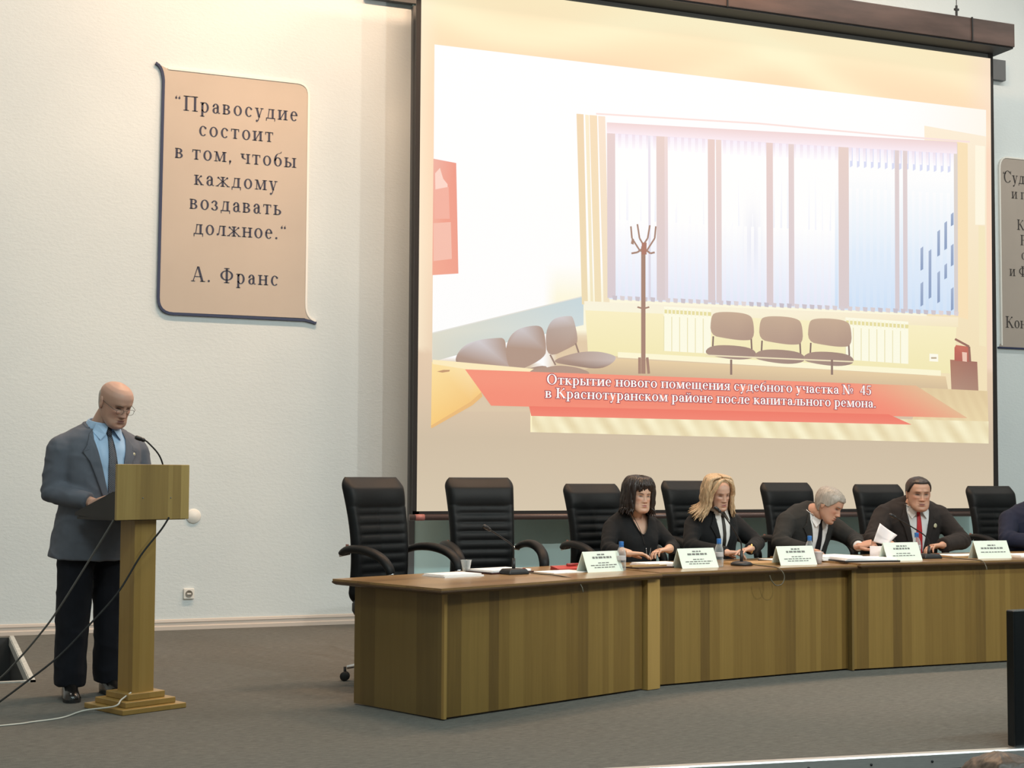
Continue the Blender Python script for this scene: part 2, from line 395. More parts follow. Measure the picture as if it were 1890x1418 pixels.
struct('trim_1', mb, [M_ALU, M_BLACKMETAL], fix=True)
# stair opening: pit walls, steps and edge strips
mb = MB()
mb.box(((OX0+OX1)/2, (OY0+OY1)/2, -0.735), (OX1-OX0, OY1-OY0, 0.03))
for k in range(3): mb.box((OX0+0.5+0.30*k-0.5+0.15, (OY0+OY1)/2, -0.72+0.18*(3-k)/2), (0.30, OY1-OY0, 0.18*(3-k)))
mb.box((OX1+0.02, (OY0+OY1)/2, -0.5), (0.04, OY1-OY0, 0.5)); mb.box(((OX0+OX1)/2, OY1+0.02, -0.5), (OX1-OX0, 0.04, 0.5)); mb.box(((OX0+OX1)/2, OY0-0.02, -0.5), (OX1-OX0, 0.04, 0.5))
mb.box((OX1-0.003, (OY0+OY1)/2, -0.40), (0.006, OY1-OY0, 0.64)); mb.box(((OX0+OX1)/2, OY1-0.003, -0.36), (OX1-OX0, 0.006, 0.72)); mb.box(((OX0+OX1)/2, OY0+0.003, -0.36), (OX1-OX0, 0.006, 0.72)); mb.box((OX0+0.003, (OY0+OY1)/2, -0.36), (0.006, OY1-OY0, 0.72))
struct('floor_stair_pit', mb, mat('stair_pit_dark', (0.035, 0.038, 0.04), 0.7))
mb = MB()
mb.box((OX1-0.008, (OY0+OY1)/2, -0.030), (0.02, OY1-OY0-0.02, 0.066)); mb.box((OX1+0.004, (OY0+OY1)/2, 0.004), (0.032, OY1-OY0+0.06, 0.012))
mb.box(((OX0+OX1)/2, OY0-0.012, 0.004), (OX1-OX0+0.04, 0.036, 0.012))
struct('trim_2', mb, mat('worn_aluminium', (0.62, 0.63, 0.60), 0.5, metal=0.3, var=0.25, vscale=30))

# ceiling lamps (out of the picture, they hold the lights)
M_LAMP = bpy.data.materials.new('lamp_diffuser'); M_LAMP.use_nodes = True
_b = M_LAMP.node_tree.nodes['Principled BSDF']; _b.inputs['Emission Color'].default_value = (1, 0.96, 0.9, 1); _b.inputs['Emission Strength'].default_value = 3.0
def ceiling_lamp(x, y, w, d, nm, lab):
    t = thing('ceiling_lamp', lab, 'lamp', (x, y, 7.4), 0, nm)
    mb = MB(); mb.box((0, 0, -0.03), (w+0.1, d+0.1, 0.06)); mb.build('housing', M_WHITE, t)
    mb = MB(); mb.box((0, 0, -0.068), (w, d, 0.016)); mb.build('diffuser', M_LAMP, t)
for (x, y) in HALL_PANELS: ceiling_lamp(x, y, 2.4, 0.6, 'hall ceiling panels', 'long white ceiling panel lamp above the hall seats')
for (x, y) in STAGE_PANELS: ceiling_lamp(x, y, 1.8, 0.4, 'stage ceiling panels', 'warm ceiling panel lamp above the stage')
for (p, e) in SPOTS:
    t = thing('spotlight', 'black spotlight hanging from the hall ceiling', 'spotlight', (p[0], p[1], 7.4), 0, 'hall spotlights')
    mb = MB(); mb.tube([(0, 0, 0), (0, -0.12, -0.5)], 0.015, 8); mb.build('arm', M_BLACKMETAL, t)
    mb = MB(); mb.lathe([(0.05, -0.30), (0.09, -0.28), (0.10, 0.0), (0.095, 0.0), (0.085, -0.2), (0.001, -0.22)], 20, (0, -0.02, -0.70), V((0, 1, -0.35)).to_track_quat('Z', 'Y').to_matrix()); mb.build('can', M_BLACKMETAL, t, smooth=True)

# ------------------------------------------------------------------ hand-built serif lettering
WT, TT, XH = 0.135, 0.048, 0.66
def g_arc(cx, cy, rx, ry, a0, a1, w=WT, t=TT, n=20):
    quads = []
    for k in range(n):
        q = []
        for a in (a0+(a1-a0)*k/n, a0+(a1-a0)*(k+1)/n):
            c, s = math.cos(R(a)), math.sin(R(a)); q.append(((cx+rx*c, cy+ry*s), (cx+(rx-w)*c, cy+(ry-t)*s)))
        quads.append([q[0][1], q[0][0], q[1][0], q[1][1]])
    return quads
def g_v(x, y0, y1, w=WT): return [[(x-w/2, y0), (x+w/2, y0), (x+w/2, y1), (x-w/2, y1)]]
def g_h(x0, x1, y, t=TT): return [[(x0, y-t/2), (x1, y-t/2), (x1, y+t/2), (x0, y+t/2)]]
def g_d(x0, y0, x1, y1, w=WT): return [[(x0-w/2, y0), (x0+w/2, y0), (x1+w/2, y1), (x1-w/2, y1)]]
def g_s(x, y, w=0.30): return g_h(x-w/2, x+w/2, y+(TT/2 if y < 0.3 else -TT/2), TT)
def g_o(x, y, r=0.075, n=10): return [[(x+r*math.cos(2*math.pi*k/n), y+r*math.sin(2*math.pi*k/n)) for k in range(n)]]
def stem(x, y0=0, y1=XH, w=WT, s=0.30): return g_v(x, y0, y1, w)+g_s(x, y0, s)+g_s(x, y1, s)
def tri(*p): return [list(p)]
def glyph(c):
    h = XH
    if c == ' ': return [], 0.30
    if c == '.': return g_o(0.13, 0.07), 0.27
    if c == ',': return g_o(0.13, 0.07)+tri((0.07, 0.05), (0.2, 0.06), (0.09, -0.19)), 0.27
    if c == '“': return g_o(0.12, 0.80, 0.07)+tri((0.05, 0.82), (0.14, 0.86), (0.18, 1.0))+g_o(0.33, 0.80, 0.07)+tri((0.26, 0.82), (0.35, 0.86), (0.39, 1.0)), 0.46
    if c == 'а': return g_v(0.40, 0.08, 0.46)+g_arc(0.26, 0.44, 0.205, 0.22, 0, 165)+g_o(0.11, 0.47, 0.06)+g_arc(0.25, 0.19, 0.20, 0.20, 70, 330)+g_arc(0.49, 0.10, 0.09, 0.10, 180, 330, 0.05)+g_h(0.24, 0.40, 0.375), 0.56
    if c == 'б': return g_arc(0.31, 0.31, 0.27, 0.31, 0, 360)+g_arc(0.36, 0.36, 0.32, 0.52, 105, 180)+g_d(0.30, 0.86, 0.52, 0.94, 0.09)+g_d(0.50, 0.92, 0.54, 1.02, 0.05), 0.63
    if c == 'в': return stem(0.13, s=0.24)+g_arc(0.28, 0.50, 0.21, 0.16, -90, 90)+g_arc(0.28, 0.18, 0.25, 0.18, -90, 90)+g_h(0.13, 0.28, h-TT/2)+g_h(0.13, 0.28, 0.35)+g_h(0.13, 0.28, TT/2), 0.58
    if c == 'г': return stem(0.14)+g_h(0.14, 0.46, h-TT/2)+g_d(0.45, h-0.2, 0.45, h, 0.05), 0.52
    if c == 'д': return g_v(0.47, 0.03, h)+g_d(0.15, 0.05, 0.24, h, 0.055)+g_h(0.18, 0.60, h-TT/2)+g_h(0.02, 0.64, 0.03, 0.06)+g_v(0.045, -0.16, 0.04, 0.05)+g_v(0.615, -0.16, 0.04, 0.05), 0.67
    if c in 'е': return g_arc(0.29, 0.33, 0.25, 0.34, 8, 318)+g_h(0.06, 0.53, 0.385), 0.57
    if c == 'ж': return stem(0.43)+g_d(0.06, 0.02, 0.40, 0.34, 0.09)+g_d(0.80, 0.02, 0.46, 0.34, 0.09)+g_d(0.14, 0.60, 0.40, 0.34, 0.06)+g_d(0.72, 0.60, 0.46, 0.34, 0.06)+g_o(0.13, 0.59, 0.065)+g_o(0.73, 0.59, 0.065)+g_s(0.06, 0, 0.2)+g_s(0.80, 0, 0.2), 0.87
    if c == 'з': return g_arc(0.22, 0.495, 0.19, 0.17, -90, 150)+g_arc(0.22, 0.18, 0.23, 0.185, -150, 90)+g_o(0.07, 0.53, 0.055)+g_o(0.06, 0.12, 0.055), 0.50
    if c in 'ий': return stem(0.14)+stem(0.54)+g_d(0.19, 0.06, 0.49, h-0.06, 0.07)+(g_arc(0.34, 0.92, 0.17, 0.13, 180, 360, 0.06) if c == 'й' else []), 0.69
    if c == 'к': return stem(0.14)+g_d(0.22, 0.34, 0.43, 0.62, 0.06)+g_o(0.45, 0.59, 0.06)+g_d(0.25, 0.38, 0.50, 0.02, 0.13)+g_s(0.52, 0, 0.22), 0.62
    if c == 'л': return stem(0.50)+g_h(0.22, 0.50, h-TT/2)+g_d(0.17, 0.06, 0.25, h, 0.055)+g_o(0.10, 0.07, 0.07), 0.65
    if c == 'м': return g_d(0.13, 0, 0.15, h, 0.05)+stem(0.68)+g_d(0.38, 0.02, 0.16, h, 0.13)+g_d(0.38, 0.02, 0.65, h, 0.055)+g_s(0.13, 0, 0.24)+g_s(0.10, h, 0.2), 0.83
    if c == 'н': return stem(0.14)+stem(0.54)+g_h(0.14, 0.54, 0.345), 0.69
    if c == 'о': return g_arc(0.31, 0.33, 0.28, 0.345, 0, 360), 0.62
    if c == 'п': return stem(0.14)+stem(0.54)+g_h(0.05, 0.63, h-TT/2), 0.69
    if c == 'р': return stem(0.15, -0.29, h, s=0.28)+g_arc(0.31, 0.33, 0.27, 0.345, -150, 150), 0.63
    if c == 'с': return g_arc(0.30, 0.33, 0.26, 0.345, 45, 318)+g_o(0.46, 0.53, 0.065), 0.56
    if c == 'т': return stem(0.30, s=0.28)+g_h(0.03, 0.57, h-TT/2)+g_v(0.055, h-0.18, h, 0.05)+g_v(0.545, h-0.18, h, 0.05), 0.61
    if c == 'у': return g_d(0.30, 0.02, 0.12, h, 0.13)+g_d(0.22, -0.22, 0.48, h, 0.055)+g_s(0.12, h, 0.26)+g_s(0.48, h, 0.22)+g_o(0.14, -0.23, 0.075), 0.60
    if c == 'ч': return stem(0.52)+g_v(0.15, 0.42, h)+g_s(0.15, h, 0.28)+g_arc(0.34, 0.46, 0.255, 0.17, 180, 280), 0.66
    if c == 'щ': return stem(0.13, s=0.25)+stem(0.45, s=0.25)+stem(0.77, s=0.25)+g_h(0.1, 0.92, TT/2)+g_v(0.92, -0.16, 0.05, 0.05), 0.97
    if c == 'ы': return stem(0.14)+g_arc(0.26, 0.19, 0.25, 0.19, -90, 90)+g_h(0.14, 0.27, TT/2)+g_h(0.14, 0.27, 0.36)+stem(0.68), 0.84
    if c == 'ь': return stem(0.14)+g_arc(0.28, 0.19, 0.25, 0.19, -90, 90)+g_h(0.14, 0.29, TT/2)+g_h(0.14, 0.29, 0.36), 0.57
    if c == 'я': return stem(0.45)+g_arc(0.30, 0.48, 0.22, 0.18, 90, 270)+g_h(0.28, 0.45, h-TT/2)+g_h(0.28, 0.45, 0.32)+g_d(0.10, 0.02, 0.33, 0.33, 0.10)+g_s(0.10, 0, 0.2), 0.60
    if c == 'П': return stem(0.18, 0, 1, 0.15, 0.36)+stem(0.76, 0, 1, 0.15, 0.36)+g_h(0.02, 0.92, 1-TT/2), 0.95
    if c == 'А': return g_d(0.10, 0, 0.40, 1.0, 0.055)+g_d(0.72, 0, 0.43, 1.0, 0.15)+g_h(0.2, 0.62, 0.33)+g_s(0.10, 0, 0.26)+g_s(0.73, 0, 0.34), 0.86
    if c == 'Ф': return stem(0.46, 0, 1, 0.15, 0.36)+g_arc(0.46, 0.51, 0.43, 0.34, 0, 360), 0.94
    if c == 'С': return g_arc(0.44, 0.5, 0.40, 0.52, 38, 322)+g_v(0.77, 0.70, 1.0, 0.05), 0.86
    if c == 'К': return stem(0.18, 0, 1, 0.15, 0.36)+g_d(0.28, 0.48, 0.66, 0.95, 0.06)+g_d(0.36, 0.58, 0.74, 0.02, 0.16)+g_s(0.76, 0, 0.3)+g_o(0.68, 0.92, 0.07), 0.88
    if c == 'Р': return stem(0.18, 0, 1, 0.15, 0.36)+g_arc(0.34, 0.73, 0.33, 0.27, -90, 90)+g_h(0.18, 0.36, 1-TT/2)+g_h(0.18, 0.36, 0.485), 0.72
    if c == 'О': return g_arc(0.46, 0.5, 0.42, 0.52, 0, 360, 0.15), 0.92
    if c == '4': return g_v(0.40, 0, 1, 0.13)+g_h(0.02, 0.56, 0.28, 0.07)+g_d(0.06, 0.28, 0.38, 1.0, 0.06), 0.60
    if c == '5': return g_arc(0.24, 0.31, 0.27, 0.32, -150, 110)+g_d(0.12, 0.52, 0.16, 1.0, 0.06)+g_h(0.15, 0.5, 0.95, 0.1), 0.60
    if c == '№': return g_v(0.14, 0, 1, 0.06)+g_v(0.66, 0, 1, 0.06)+g_d(0.66, 0, 0.14, 1, 0.15)+g_s(0.14, 0, 0.26)+g_s(0.10, 1, 0.2)+g_s(0.66, 1, 0.26)+g_arc(0.92, 0.45, 0.15, 0.2, 0, 360, 0.08)+g_h(0.78, 1.06, 0.14), 1.12
    return stem(0.14), 0.4
def text_polys(s, p0, p1, cap, fit=False):
    """polygons of a line of lettering whose baseline runs p0 -> p1 in a plane and whose capitals are CAP high"""
    adv = [glyph(c)[1] for c in s]
    L = math.hypot(p1[0]-p0[0], p1[1]-p0[1]); track = (L/cap-sum(adv))/max(len(s)-1, 1)
    sx = 1.0
    if fit: track = 0.025; sx = max(.8, min(1.32, (L/cap-track*(len(s)-1))/sum(adv)))
    elif track < -0.05: sx = (L/cap)/(sum(adv)+0.0*len(s)); track = 0.0
    ux, uy = (p1[0]-p0[0])/L, (p1[1]-p0[1])/L; x = 0; out = []
    for c, a in zip(s, adv):
        for poly in glyph(c)[0]:
            out.append([(p0[0]+((x+q[0]*sx)*ux-q[1]*uy)*cap, p0[1]+((x+q[0]*sx)*uy+q[1]*ux)*cap) for q in poly])
        x += a*sx+track
    return out
def flat_polys(polys, y):
    mb = MB()
    for p in polys:
        a = sum(p[i][0]*p[(i+1) % len(p)][1]-p[(i+1) % len(p)][0]*p[i][1] for i in range(len(p)))
        if a < 0: p = p[::-1]
        mb.add([(q[0], y, q[1]) for q in p], [tuple(range(len(p)))])
    return mb

# ------------------------------------------------------------------ quotation plaques on the wall
def bez(p0, c, p1, n=6): return [((1-t)**2*p0[0]+2*t*(1-t)*c[0]+t*t*p1[0], (1-t)**2*p0[1]+2*t*(1-t)*c[1]+t*t*p1[1]) for t in [k/n for k in range(n+1)]]
def W2(p, y=YW): return on_y(p[0], p[1], y)
t = thing('wall_plaque', 'beige scroll-shaped plaque with a dark blue six-line quotation, on the wall above the speaker', 'plaque', (2.35, YW, 2.66))
def loc(poly): return [(q[0]-2.35, q[1]-2.66) for q in poly]
xl, xr, zt, zb = 1.727, 2.985, 4.745, 2.672
body = bez((xl-0.06, zt+0.045), (xl, zt+0.03), (xl+0.012, zt-0.10))+[(xl-0.0, zb+0.12)]+bez((xl, zb+0.12), (xl, zb), (xl+0.12, zb))+[(xr-0.01, zb-0.0), (xr+0.09, zb-0.045)]+bez((xr+0.09, zb-0.02), (xr+0.0, zb-0.0), (xr-0.005, zb+0.10))+bez((xr, zt-0.11), (xr, zt-0.005), (xr-0.10, zt))+[(xl+0.05, zt)]
mb = MB(); mb.prism_xz(loc(body), -0.022, 0.0); mb.build('board', M_PLAQUE, t)
def ribbon(path, w, y0, y1):
    mb = MB()
    for k in range(len(path)-1):
        (x0, z0), (x1, z1) = path[k], path[k+1]; L = math.hypot(x1-x0, z1-z0)
        if L < 1e-5: continue
        nx, nz = -(z1-z0)/L*w/2, (x1-x0)/L*w/2
        mb.prism_xz([(x0-nx, z0-nz), (x1-nx, z1-nz), (x1+nx, z1+nz), (x0+nx, z0+nz)], y0, y1)
    return mb
dk = bez((xl-0.065, zt+0.045), (xl-0.006, zt+0.03), (xl+0.004, zt-0.10))+[(xl-0.008, zb+0.12)]+bez((xl-0.008, zb+0.12), (xl-0.008, zb-0.012), (xl+0.12, zb-0.012))+[(xr+0.0, zb-0.016), (xr+0.095, zb-0.038)]
ribbon(loc(dk), 0.022, -0.027, -0.0).build('navy_rim_shadow', M_RIMSHADOW, t)  # dark blue shadow of the left and bottom rim, painted in as a strip
lt = bez((xr+0.09, zb-0.02), (xr+0.004, zb-0.0), (xr+0.002, zb+0.12))+bez((xr+0.004, zt-0.11), (xr+0.004, zt), (xr-0.10, zt+0.004))+[(xl+0.04, zt+0.008)]
ribbon(loc(lt), 0.018, -0.028, -0.0).build('white_rim_highlight', M_WHITE, t)  # highlight of the top and right rim, painted in as a white strip
LINES = [('“Правосудие', (321.6, 202), (550, 222.5)), ('состоит', (366.5, 250), (505, 262.5)), ('в том, чтобы', (322.5, 291), (547, 310.8)), ('каждому', (358.5, 340.5), (512.5, 349.5)),
         ('воздавать', (349.5, 385), (520, 397)), ('должное.“', (357, 431.5), (529, 443)), ('А. Франс', (353.5, 519), (514, 527.5))]
pol = []
for s_, a0, a1 in LINES:
    p0, p1 = W2(a0, YW-0.024), W2(a1, YW-0.024)
    pol += text_polys(s_, (p0[0]-2.35, p0[1]-2.66), (p1[0]-2.35, p0[1]-2.66), 0.128)
flat_polys(pol, -0.0245).build('lettering', M_TEXT, t)
t = thing('wall_plaque', 'grey-beige quotation plaque at the right edge, beyond the projection screen', 'plaque', (10.53, YW, 2.68))
def loc(poly): return [(q[0]-10.53, q[1]-2.68) for q in poly]
x0, x1 = 10.56, 12.0
body = [(x0-0.03, 2.70)]+[(x0, 2.78)]+bez((x0, 4.62), (x0, 4.745), (x0+0.10, 4.745))+[(x1, 4.745), (x1, 2.70)]
mb = MB(); mb.prism_xz(loc(body), -0.022, 0); mb.build('board', M_PLAQUE2, t)
ribbon(loc([(x0-0.05, 2.696), (x1, 2.696)]), 0.018, -0.027, 0).build('navy_rim_shadow', M_RIMSHADOW, t)  # bottom rim shadow, painted navy
ribbon(loc([(x0-0.008, 2.72)]+[(x0-0.008, 4.62)]+bez((x0-0.008, 4.62), (x0-0.008, 4.755), (x0+0.10, 4.755))+[(x1, 4.755)]), 0.016, -0.028, 0).build('white_rim_highlight', M_WHITE, t)  # left and top rim highlight, painted white
pol = []
for s_, px, py, cap in (('“', 1850.5, 335, 0.115), ('Судь', 1852.3, 336.4, 0.128), ('и п', 1867.2, 366, 0.112), ('Ко', 1877.3, 424, 0.112), ('Р', 1883.5, 452.6, 0.112), ('с', 1885, 479, 0.112), ('и Ф', 1863.5, 509, 0.112), ('Конс', 1856.3, 604.6, 0.122)):
    p0 = W2((px, py), YW-0.024); adv = sum(glyph(c)[1]+0.04 for c in s_)*cap
    pol += text_polys(s_, (p0[0]-10.53, p0[1]-2.68), (p0[0]-10.53+adv, p0[1]-2.68), cap)
flat_polys(pol, -0.0245).build('lettering', M_TEXT2, t)

# wall board behind the screen and its grey frame
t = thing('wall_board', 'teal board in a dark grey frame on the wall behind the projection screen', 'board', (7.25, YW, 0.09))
mb = MB(); mb.box((-0.08, -0.02, 2.75), (6.46, 0.03, 5.5)); mb.build('board', M_TEAL, t)
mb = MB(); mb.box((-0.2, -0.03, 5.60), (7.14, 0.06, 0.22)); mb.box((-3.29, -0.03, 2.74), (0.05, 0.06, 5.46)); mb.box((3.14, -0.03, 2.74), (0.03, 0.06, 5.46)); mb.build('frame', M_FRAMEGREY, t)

# ------------------------------------------------------------------ projection screen with its slide
YS = 11.75
scr = thing('projection_screen', 'huge hanging projection screen lit with a slide of a waiting room', 'screen', (6.85, YS, 0.9))
OX, OZ = 6.85, 0.9
SX0, SX1, SZ0, SZ1 = 3.770, 9.935, 0.965, 5.625
mb = MB(); mb.box(((SX0+SX1)/2-OX, 0.012, (SZ0+SZ1)/2-OZ), (SX1-SX0, 0.012, SZ1-SZ0)); mb.build('fabric', M_HEM, scr)
bw = 0.058
mb = MB(); mb.box((SX0+bw/2-OX, 0.003, (SZ0+SZ1)/2-OZ), (bw, 0.008, SZ1-SZ0)); mb.box((SX1-bw/2-OX, 0.003, (SZ0+SZ1)/2-OZ), (bw, 0.008, SZ1-SZ0)); mb.box(((SX0+SX1)/2-OX, 0.003, SZ0+0.018-OZ), (SX1-SX0, 0.008, 0.036)); mb.build('border', M_BORDER, scr)
mb = MB(); mb.tube([(SX0-0.03-OX, -0.01, 0.948-OZ), (SX1+0.02-OX, -0.01, 0.948-OZ)], 0.026, 14); mb.build('bottom_bar', mat('bar_paint', (0.07, 0.045, 0.042), 0.3), scr, smooth=True)
mb = MB(); mb.tube([(SX0+0.02-OX, -0.011, 0.948-OZ), (SX0+0.10-OX, -0.011, 0.948-OZ)], 0.0275, 14); mb.build('tag', mat('pale_red_tag', (0.38, 0.14, 0.12), 0.5), scr, smooth=True)
cs = MB(); cs.box((6.845-OX, 11.655-YS, 5.755-OZ), (6.31, 0.31, 0.235)); cs.build('case', M_CASE, scr, bevel=0.006)
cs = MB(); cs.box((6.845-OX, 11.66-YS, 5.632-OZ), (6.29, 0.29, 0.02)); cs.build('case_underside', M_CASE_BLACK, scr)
for x in (9.47, 6.69):
    cs = MB(); cs.box((x-OX, 11.497-YS, 5.755-OZ), (0.016, 0.012, 0.245)); cs.build('case_seam', M_BLACKMETAL, scr)
for x in (4.2, 6.85, 9.38):
    mb = MB(); mb.tube([(x-OX, 11.62-YS, 5.87-OZ), (x-OX, 11.62-YS, 7.4-OZ)], 0.004, 6); mb.tube([(x-OX, 11.62-YS, 5.87-OZ), (x-OX, 11.62-YS, 6.02-OZ)], 0.012, 8); mb.box((x-OX, 11.62-YS, 5.89-OZ), (0.06, 0.03, 0.04)); mb.box((x-OX, 11.62-YS, 5.98-OZ), (0.05, 0.02, 0.02)); mb.build('hanging_wire', M_BLACKMETAL, scr)

def P2(p): x, z = on_y(p[0], p[1], YS-0.003); return (x-OX, z-OZ)
class Slide:
    """the projected picture: flat coloured patches, each a hair nearer than the one before"""
    def __init__(s): s.v = []; s.f = []; s.c = []; s.k = 0
    def lay(s): s.k += 1; return -0.003-0.000015*s.k
    def poly(s, pts, cols):
        y = s.lay(); n = len(s.v); q = [P2(p) for p in pts]
        a = sum(q[i][0]*q[(i+1) % len(q)][1]-q[(i+1) % len(q)][0]*q[i][1] for i in range(len(q)))
        cols = [cols]*len(pts) if not isinstance(cols[0], (tuple, list)) else list(cols)
        if a < 0: q = q[::-1]; cols = cols[::-1]
        s.v += [(x, y, z) for x, z in q]; s.c += [lin(c) for c in cols]; s.f.append(tuple(range(n, n+len(q))))
    def grid(s, quad, fn, nu=24, nv=24):
        """quad = TL, TR, BR, BL; fn(u, v) -> colour with v downwards"""
        y = s.lay(); n = len(s.v)
        for j in range(nv+1):
            for i in range(nu+1):
                u, v = i/nu, j/nv
                px = [(1-u)*(1-v)*quad[0][k]+u*(1-v)*quad[1][k]+u*v*quad[2][k]+(1-u)*v*quad[3][k] for k in (0, 1)]
                x, z = P2(px); s.v.append((x, y, z)); s.c.append(lin(fn(u, v)))
        for j in range(nv):
            for i in range(nu):
                a = n+j*(nu+1)+i; s.f.append((a, a+nu+1, a+nu+2, a+1))
    def line(s, pts, w, c):
        for k in range(len(pts)-1):
            (x0, y0), (x1, y1) = pts[k], pts[k+1]; L = math.hypot(x1-x0, y1-y0) or 1
            nx, ny = -(y1-y0)/L*w/2, (x1-x0)/L*w/2
            s.poly([(x0-nx, y0-ny), (x1-nx, y1-ny), (x1+nx, y1+ny), (x0+nx, y0+ny)], c)
    def build(s, name, m):
        me = bpy.data.meshes.new(name); me.from_pydata(s.v, [], s.f); me.update()
        a = me.color_attributes.new('Col', 'FLOAT_COLOR', 'POINT')
        a.data.foreach_set('color', [x for c in s.c for x in (*c, 1.0)])
        me.materials.append(m); o = bpy.data.objects.new(name, me); COL.objects.link(o); o.parent = scr
        return o
def mixc(a, b, t): t = max(0, min(1, t)); return tuple(a[k]+(b[k]-a[k])*t for k in range(3))
def ramp(stops, t):
    for k in range(len(stops)-1):
        if t <= stops[k+1][0]: return mixc(stops[k][1], stops[k+1][1], (t-stops[k][0])/(stops[k+1][0]-stops[k][0]))
    return stops[-1][1]
SL = Slide()
TL, TR, BR, BL = (778, -36), (1828, 108), (1834, 938), (769, 944)
def bg(u, v):
    c = ramp([(0, (255, 238, 196)), (0.10, (254, 224, 184)), (0.22, (252, 212, 176)), (0.5, (250, 216, 184)), (0.78, (222, 198, 170)), (0.86, (208, 190, 164)), (1, (214, 198, 172))], v)
    if v < 0.24:
        w = math.exp(-((v-0.03-0.16*(u-0.10)**2-0.05*math.sin(9*u)) / 0.035)**2)*0.8 + math.exp(-((v-0.12-0.10*math.sin(5.2*u+0.6)) / 0.03)**2)*0.5
        c = mixc(c, (255, 244, 204), w)
        w2 = math.exp(-((v-0.19+0.05*math.sin(6*u)) / 0.03)**2)*0.5; c = mixc(c, (250, 202, 166), w2)
    if v < 0.7: c = mixc(c, (255, 240, 210), max(0, 1-u*28)*0.7); c = mixc(c, (252, 224, 206), max(0, (u-0.95)*20)*0.6)
    return c
SL.grid([TL, TR, BR, BL], bg, 64, 64)
# the photograph inside the slide
def room(u, v):
    c = (255, 255, 255)
    c = mixc(c, (255, 246, 228), max(0, (u-0.86)/0.14)*(0.6+0.4*v))
    if v > 0.58 and u > 0.2: c = mixc(c, (253, 248, 222), (v-0.58)/0.1)
    if v > 0.78 and u > 0.2: c = mixc(c, (226, 202, 168), (v-0.74)/0.06)
    if v > 0.93 or (v > 0.855 and u < 0.2): c = (220, 199, 170)
    return c
SL.grid([(802, 82), (1820, 203), (1822, 760), (797, 760)], room, 40, 60)
# right end of the room: pale corner wall and ceiling line
SL.grid([(1706, 232), (1820, 252), (1822, 735), (1712, 715)], lambda u, v: mixc((253, 238, 214), (244, 226, 186), v*1.2), 8, 16)
SL.grid([(1765, 262), (1786, 265), (1787, 590), (1768, 585)], lambda u, v: (250, 226, 184), 2, 4)
SL.grid([(1800, 268), (1818, 270), (1818, 415), (1800, 415)], lambda u, v: (255, 248, 226), 2, 2)
SL.grid([(1806, 416), (1818, 418), (1820, 640), (1807, 638)], lambda u, v: (246, 232, 192), 2, 2)
SL.line([(1100, 210), (1400, 228), (1640, 250), (1790, 262)], 3, (250, 226, 222))
# red board on the left wall
SL.poly([(800, 293), (842, 301), (846, 505), (798, 508)], [(240, 176, 160), (238, 150, 132), (240, 158, 138), (244, 168, 144)])
SL.poly([(803, 320), (812, 310), (818, 330), (826, 340), (828, 380), (804, 384)], (252, 214, 200))
SL.poly([(802, 350), (828, 345), (830, 404), (802, 404)], (244, 176, 158)); SL.poly([(800, 412), (832, 410), (834, 478), (800, 482)], (246, 190, 172))
# left wall dado
SL.poly([(798, 615), (1077, 547), (1077, 600), (1000, 618), (900, 640), (798, 668)], [(222, 220, 204), (196, 214, 220), (206, 220, 222), (204, 214, 212), (206, 214, 208), (216, 214, 198)])
SL.line([(798, 615), (1077, 547)], 2, (228, 226, 218))
# vertical blind strips beside the window
for x, w, c in ((1064, 13, (240, 214, 178)), (1080, 7, (250, 236, 206)), (1088, 14, (246, 222, 188)), (1104, 13, (249, 228, 208))):
    SL.poly([(x, 210+(x-1064)*0.1), (x+w, 211+(x-1064)*0.1), (x+w+8, 562), (x+10, 562)], [c, c, mixc(c, (235, 225, 180), 0.5), mixc(c, (235, 225, 180), 0.5)])
# window
def pane(u, v):
    c = ramp([(0, (244, 226, 236)), (0.07, (248, 240, 252)), (0.14, (255, 255, 255)), (0.55, (255, 255, 255)), (0.8, (240, 244, 254)), (1, (226, 234, 248))], v)
    if u > 0.66 and v > 0.22: c = mixc(c, (196, 222, 248), 0.45*min(1, (v-0.22)*2.2))
    if 0.34 < u < 0.46: c = mixc(c, (216, 218, 238), 0.5*math.exp(-((u-0.415)/0.02)**2)*math.exp(-((v-0.62)/0.16)**2))
    return c
def wy0(x): return 226+(x-1120)*0.056
def wy1(x): return 552+(x-1120)*0.046
SL.grid([(1120, wy0(1120)), (1766, wy0(1766)), (1766, wy1(1766)), (1124, wy1(1124))], pane, 60, 40)
rnd = random.Random(3)
for k in range(50):                                                   # slats of the blind
    x = 1130+k*12.9; c = (226, 232, 248) if x < 1560 else (204, 222, 246)
    if rnd.random() < 0.8: SL.poly([(x, wy0(x)+rnd.uniform(70, 190)), (x+rnd.uniform(1.5, 4), wy0(x)+rnd.uniform(60, 170)), (x+4, wy1(x)), (x, wy1(x))], [(252, 252, 255), (252, 252, 255), c, c])
    if x > 1560: SL.poly([(x, wy0(x)+20), (x+5, wy0(x)+20), (x+5, wy0(x)+55), (x, wy0(x)+58)], (218, 222, 246))
for k in range(50):                                                   # every second slat catches the sky
    x = 1128+k*12.9; c = (232, 234, 250) if x < 1540 else (206, 226, 249); m_ = wy0(x)+(wy1(x)-wy0(x))*(.55 if x < 1540 else .3)
    SL.poly([(x, m_), (x+5.5, m_), (x+5.5, wy1(x)-4), (x, wy1(x)-4)], [(254, 254, 255), (254, 254, 255), c, c])
    SL.poly([(x, wy0(x)+18), (x+5.5, wy0(x)+18), (x+5.5, wy0(x)+46), (x, wy0(x)+46)], [(238, 222, 236), (238, 222, 236), (253, 250, 255), (253, 250, 255)])
